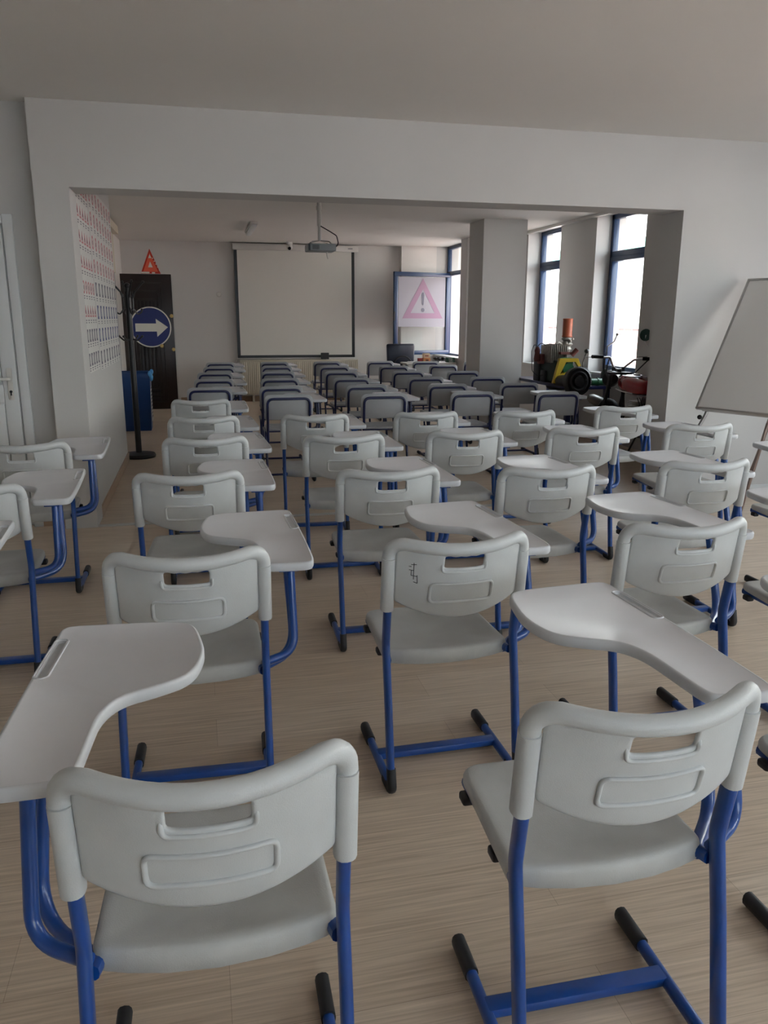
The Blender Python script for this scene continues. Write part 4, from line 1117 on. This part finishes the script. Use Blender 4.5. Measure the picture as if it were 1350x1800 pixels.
P(obj('kickstand', bm, M['black']), t)

# ------------------------------------------------------------------ whiteboard on its easel
A = Vector((3.676, 5.30, .757)); dv = Vector((.399, -.917, 0)); T = Vector((4.180, 5.519, 1.722))
T = A + (T - A) * 1.0; uv = (T - A); Hh = uv.length; uv.normalize(); nv = dv.cross(uv).normalized()
if nv.x > 0: nv = -nv
# nv points to the viewer's side
Mb = Matrix((dv.to_4d(), uv.to_4d(), nv.to_4d(), (0, 0, 0, 1))).transposed()
Mb = Matrix(((dv.x, uv.x, nv.x, A.x), (dv.y, uv.y, nv.y, A.y), (dv.z, uv.z, nv.z, A.z), (0, 0, 0, 1)))
t = thing('whiteboard_easel', 'white writing board leaning back on a slim metal easel, right side', 'whiteboard', (4.05, 4.9, 0))
BW = .80
def BO(nm, bm, m, **k):
    bmesh.ops.transform(bm, matrix=Mb, verts=bm.verts); o = obj(nm, bm, m, **k); return P(o, t)
bm = bmesh.new(); box(bm, .012, BW - .012, .012, Hh - .012, -.018, -.002); BO('board_surface', bm, M['board'], smooth=False)
bm = bmesh.new()
for q in ((0, BW, 0, .018), (0, BW, Hh - .018, Hh), (0, .018, .018, Hh - .018), (BW - .018, BW, .018, Hh - .018)): box(bm, q[0], q[1], q[2], q[3], -.022, .004, bev=.003)
BO('board_frame', bm, M['alu'])
bm = bmesh.new(); box(bm, .06, BW - .06, -.012, .0, -.01, .045, bev=.003); BO('pen_tray', bm, M['alu'])
bm = bmesh.new()
def wp(x, y, z): return A + dv * x + uv * y + nv * z
sweep(bm, [wp(.57, .60, -.035), wp(.57, -.05, -.035), Vector((3.90, 4.95, 0.012))], .013, n=10)
sweep(bm, [wp(.59, -.03, -.02), Vector((3.915, 4.92, 0.30))], .009, n=8)
P(obj('front_leg', bm, M['copperish']), t)
bm = bmesh.new(); sweep(bm, [wp(.08, .5, -.035), wp(.08, -.04, -.035), wp(.05, -.16, -.05)], .013, n=10); sweep(bm, [wp(.05, -.14, -.05), Vector((3.66, 5.27, .012))], .010, n=8); P(obj('side_leg', bm, M['alu']), t)
bm = bmesh.new(); ball(bm, wp(.07, -.07, .01), .018, 12); P(obj('clamp_knob', bm, M['black']), t)
bm = bmesh.new(); sweep(bm, [wp(.4, .75, -.03), Vector((4.75, 5.2, .012))], .013, n=10); P(obj('rear_leg', bm, M['alu']), t)

# ------------------------------------------------------------------ outside
t = thing('brick_house', 'pale and red brick house seen overexposed through the windows', 'building', (14, 9, -3))
bm = bmesh.new(); box(bm, 14, 20, -10, 40, -3, 1.1); P(obj('brick_wall', bm, M['brick'], smooth=False), t)
bm = bmesh.new(); box(bm, 13.9, 20, -10, 40, 1.1, 5.0); P(obj('upper_wall', bm, M['render_wall'], smooth=False), t)
bm = bmesh.new(); box(bm, 13.85, 13.9, -10, 40, 3.5, 3.9); P(obj('green_gutter', bm, M['greenband'], smooth=False), t)
struct('ground_outside', B(5.7, 60, -60, 80, -3.2, -3.0), M['asphalt'], smooth=False)
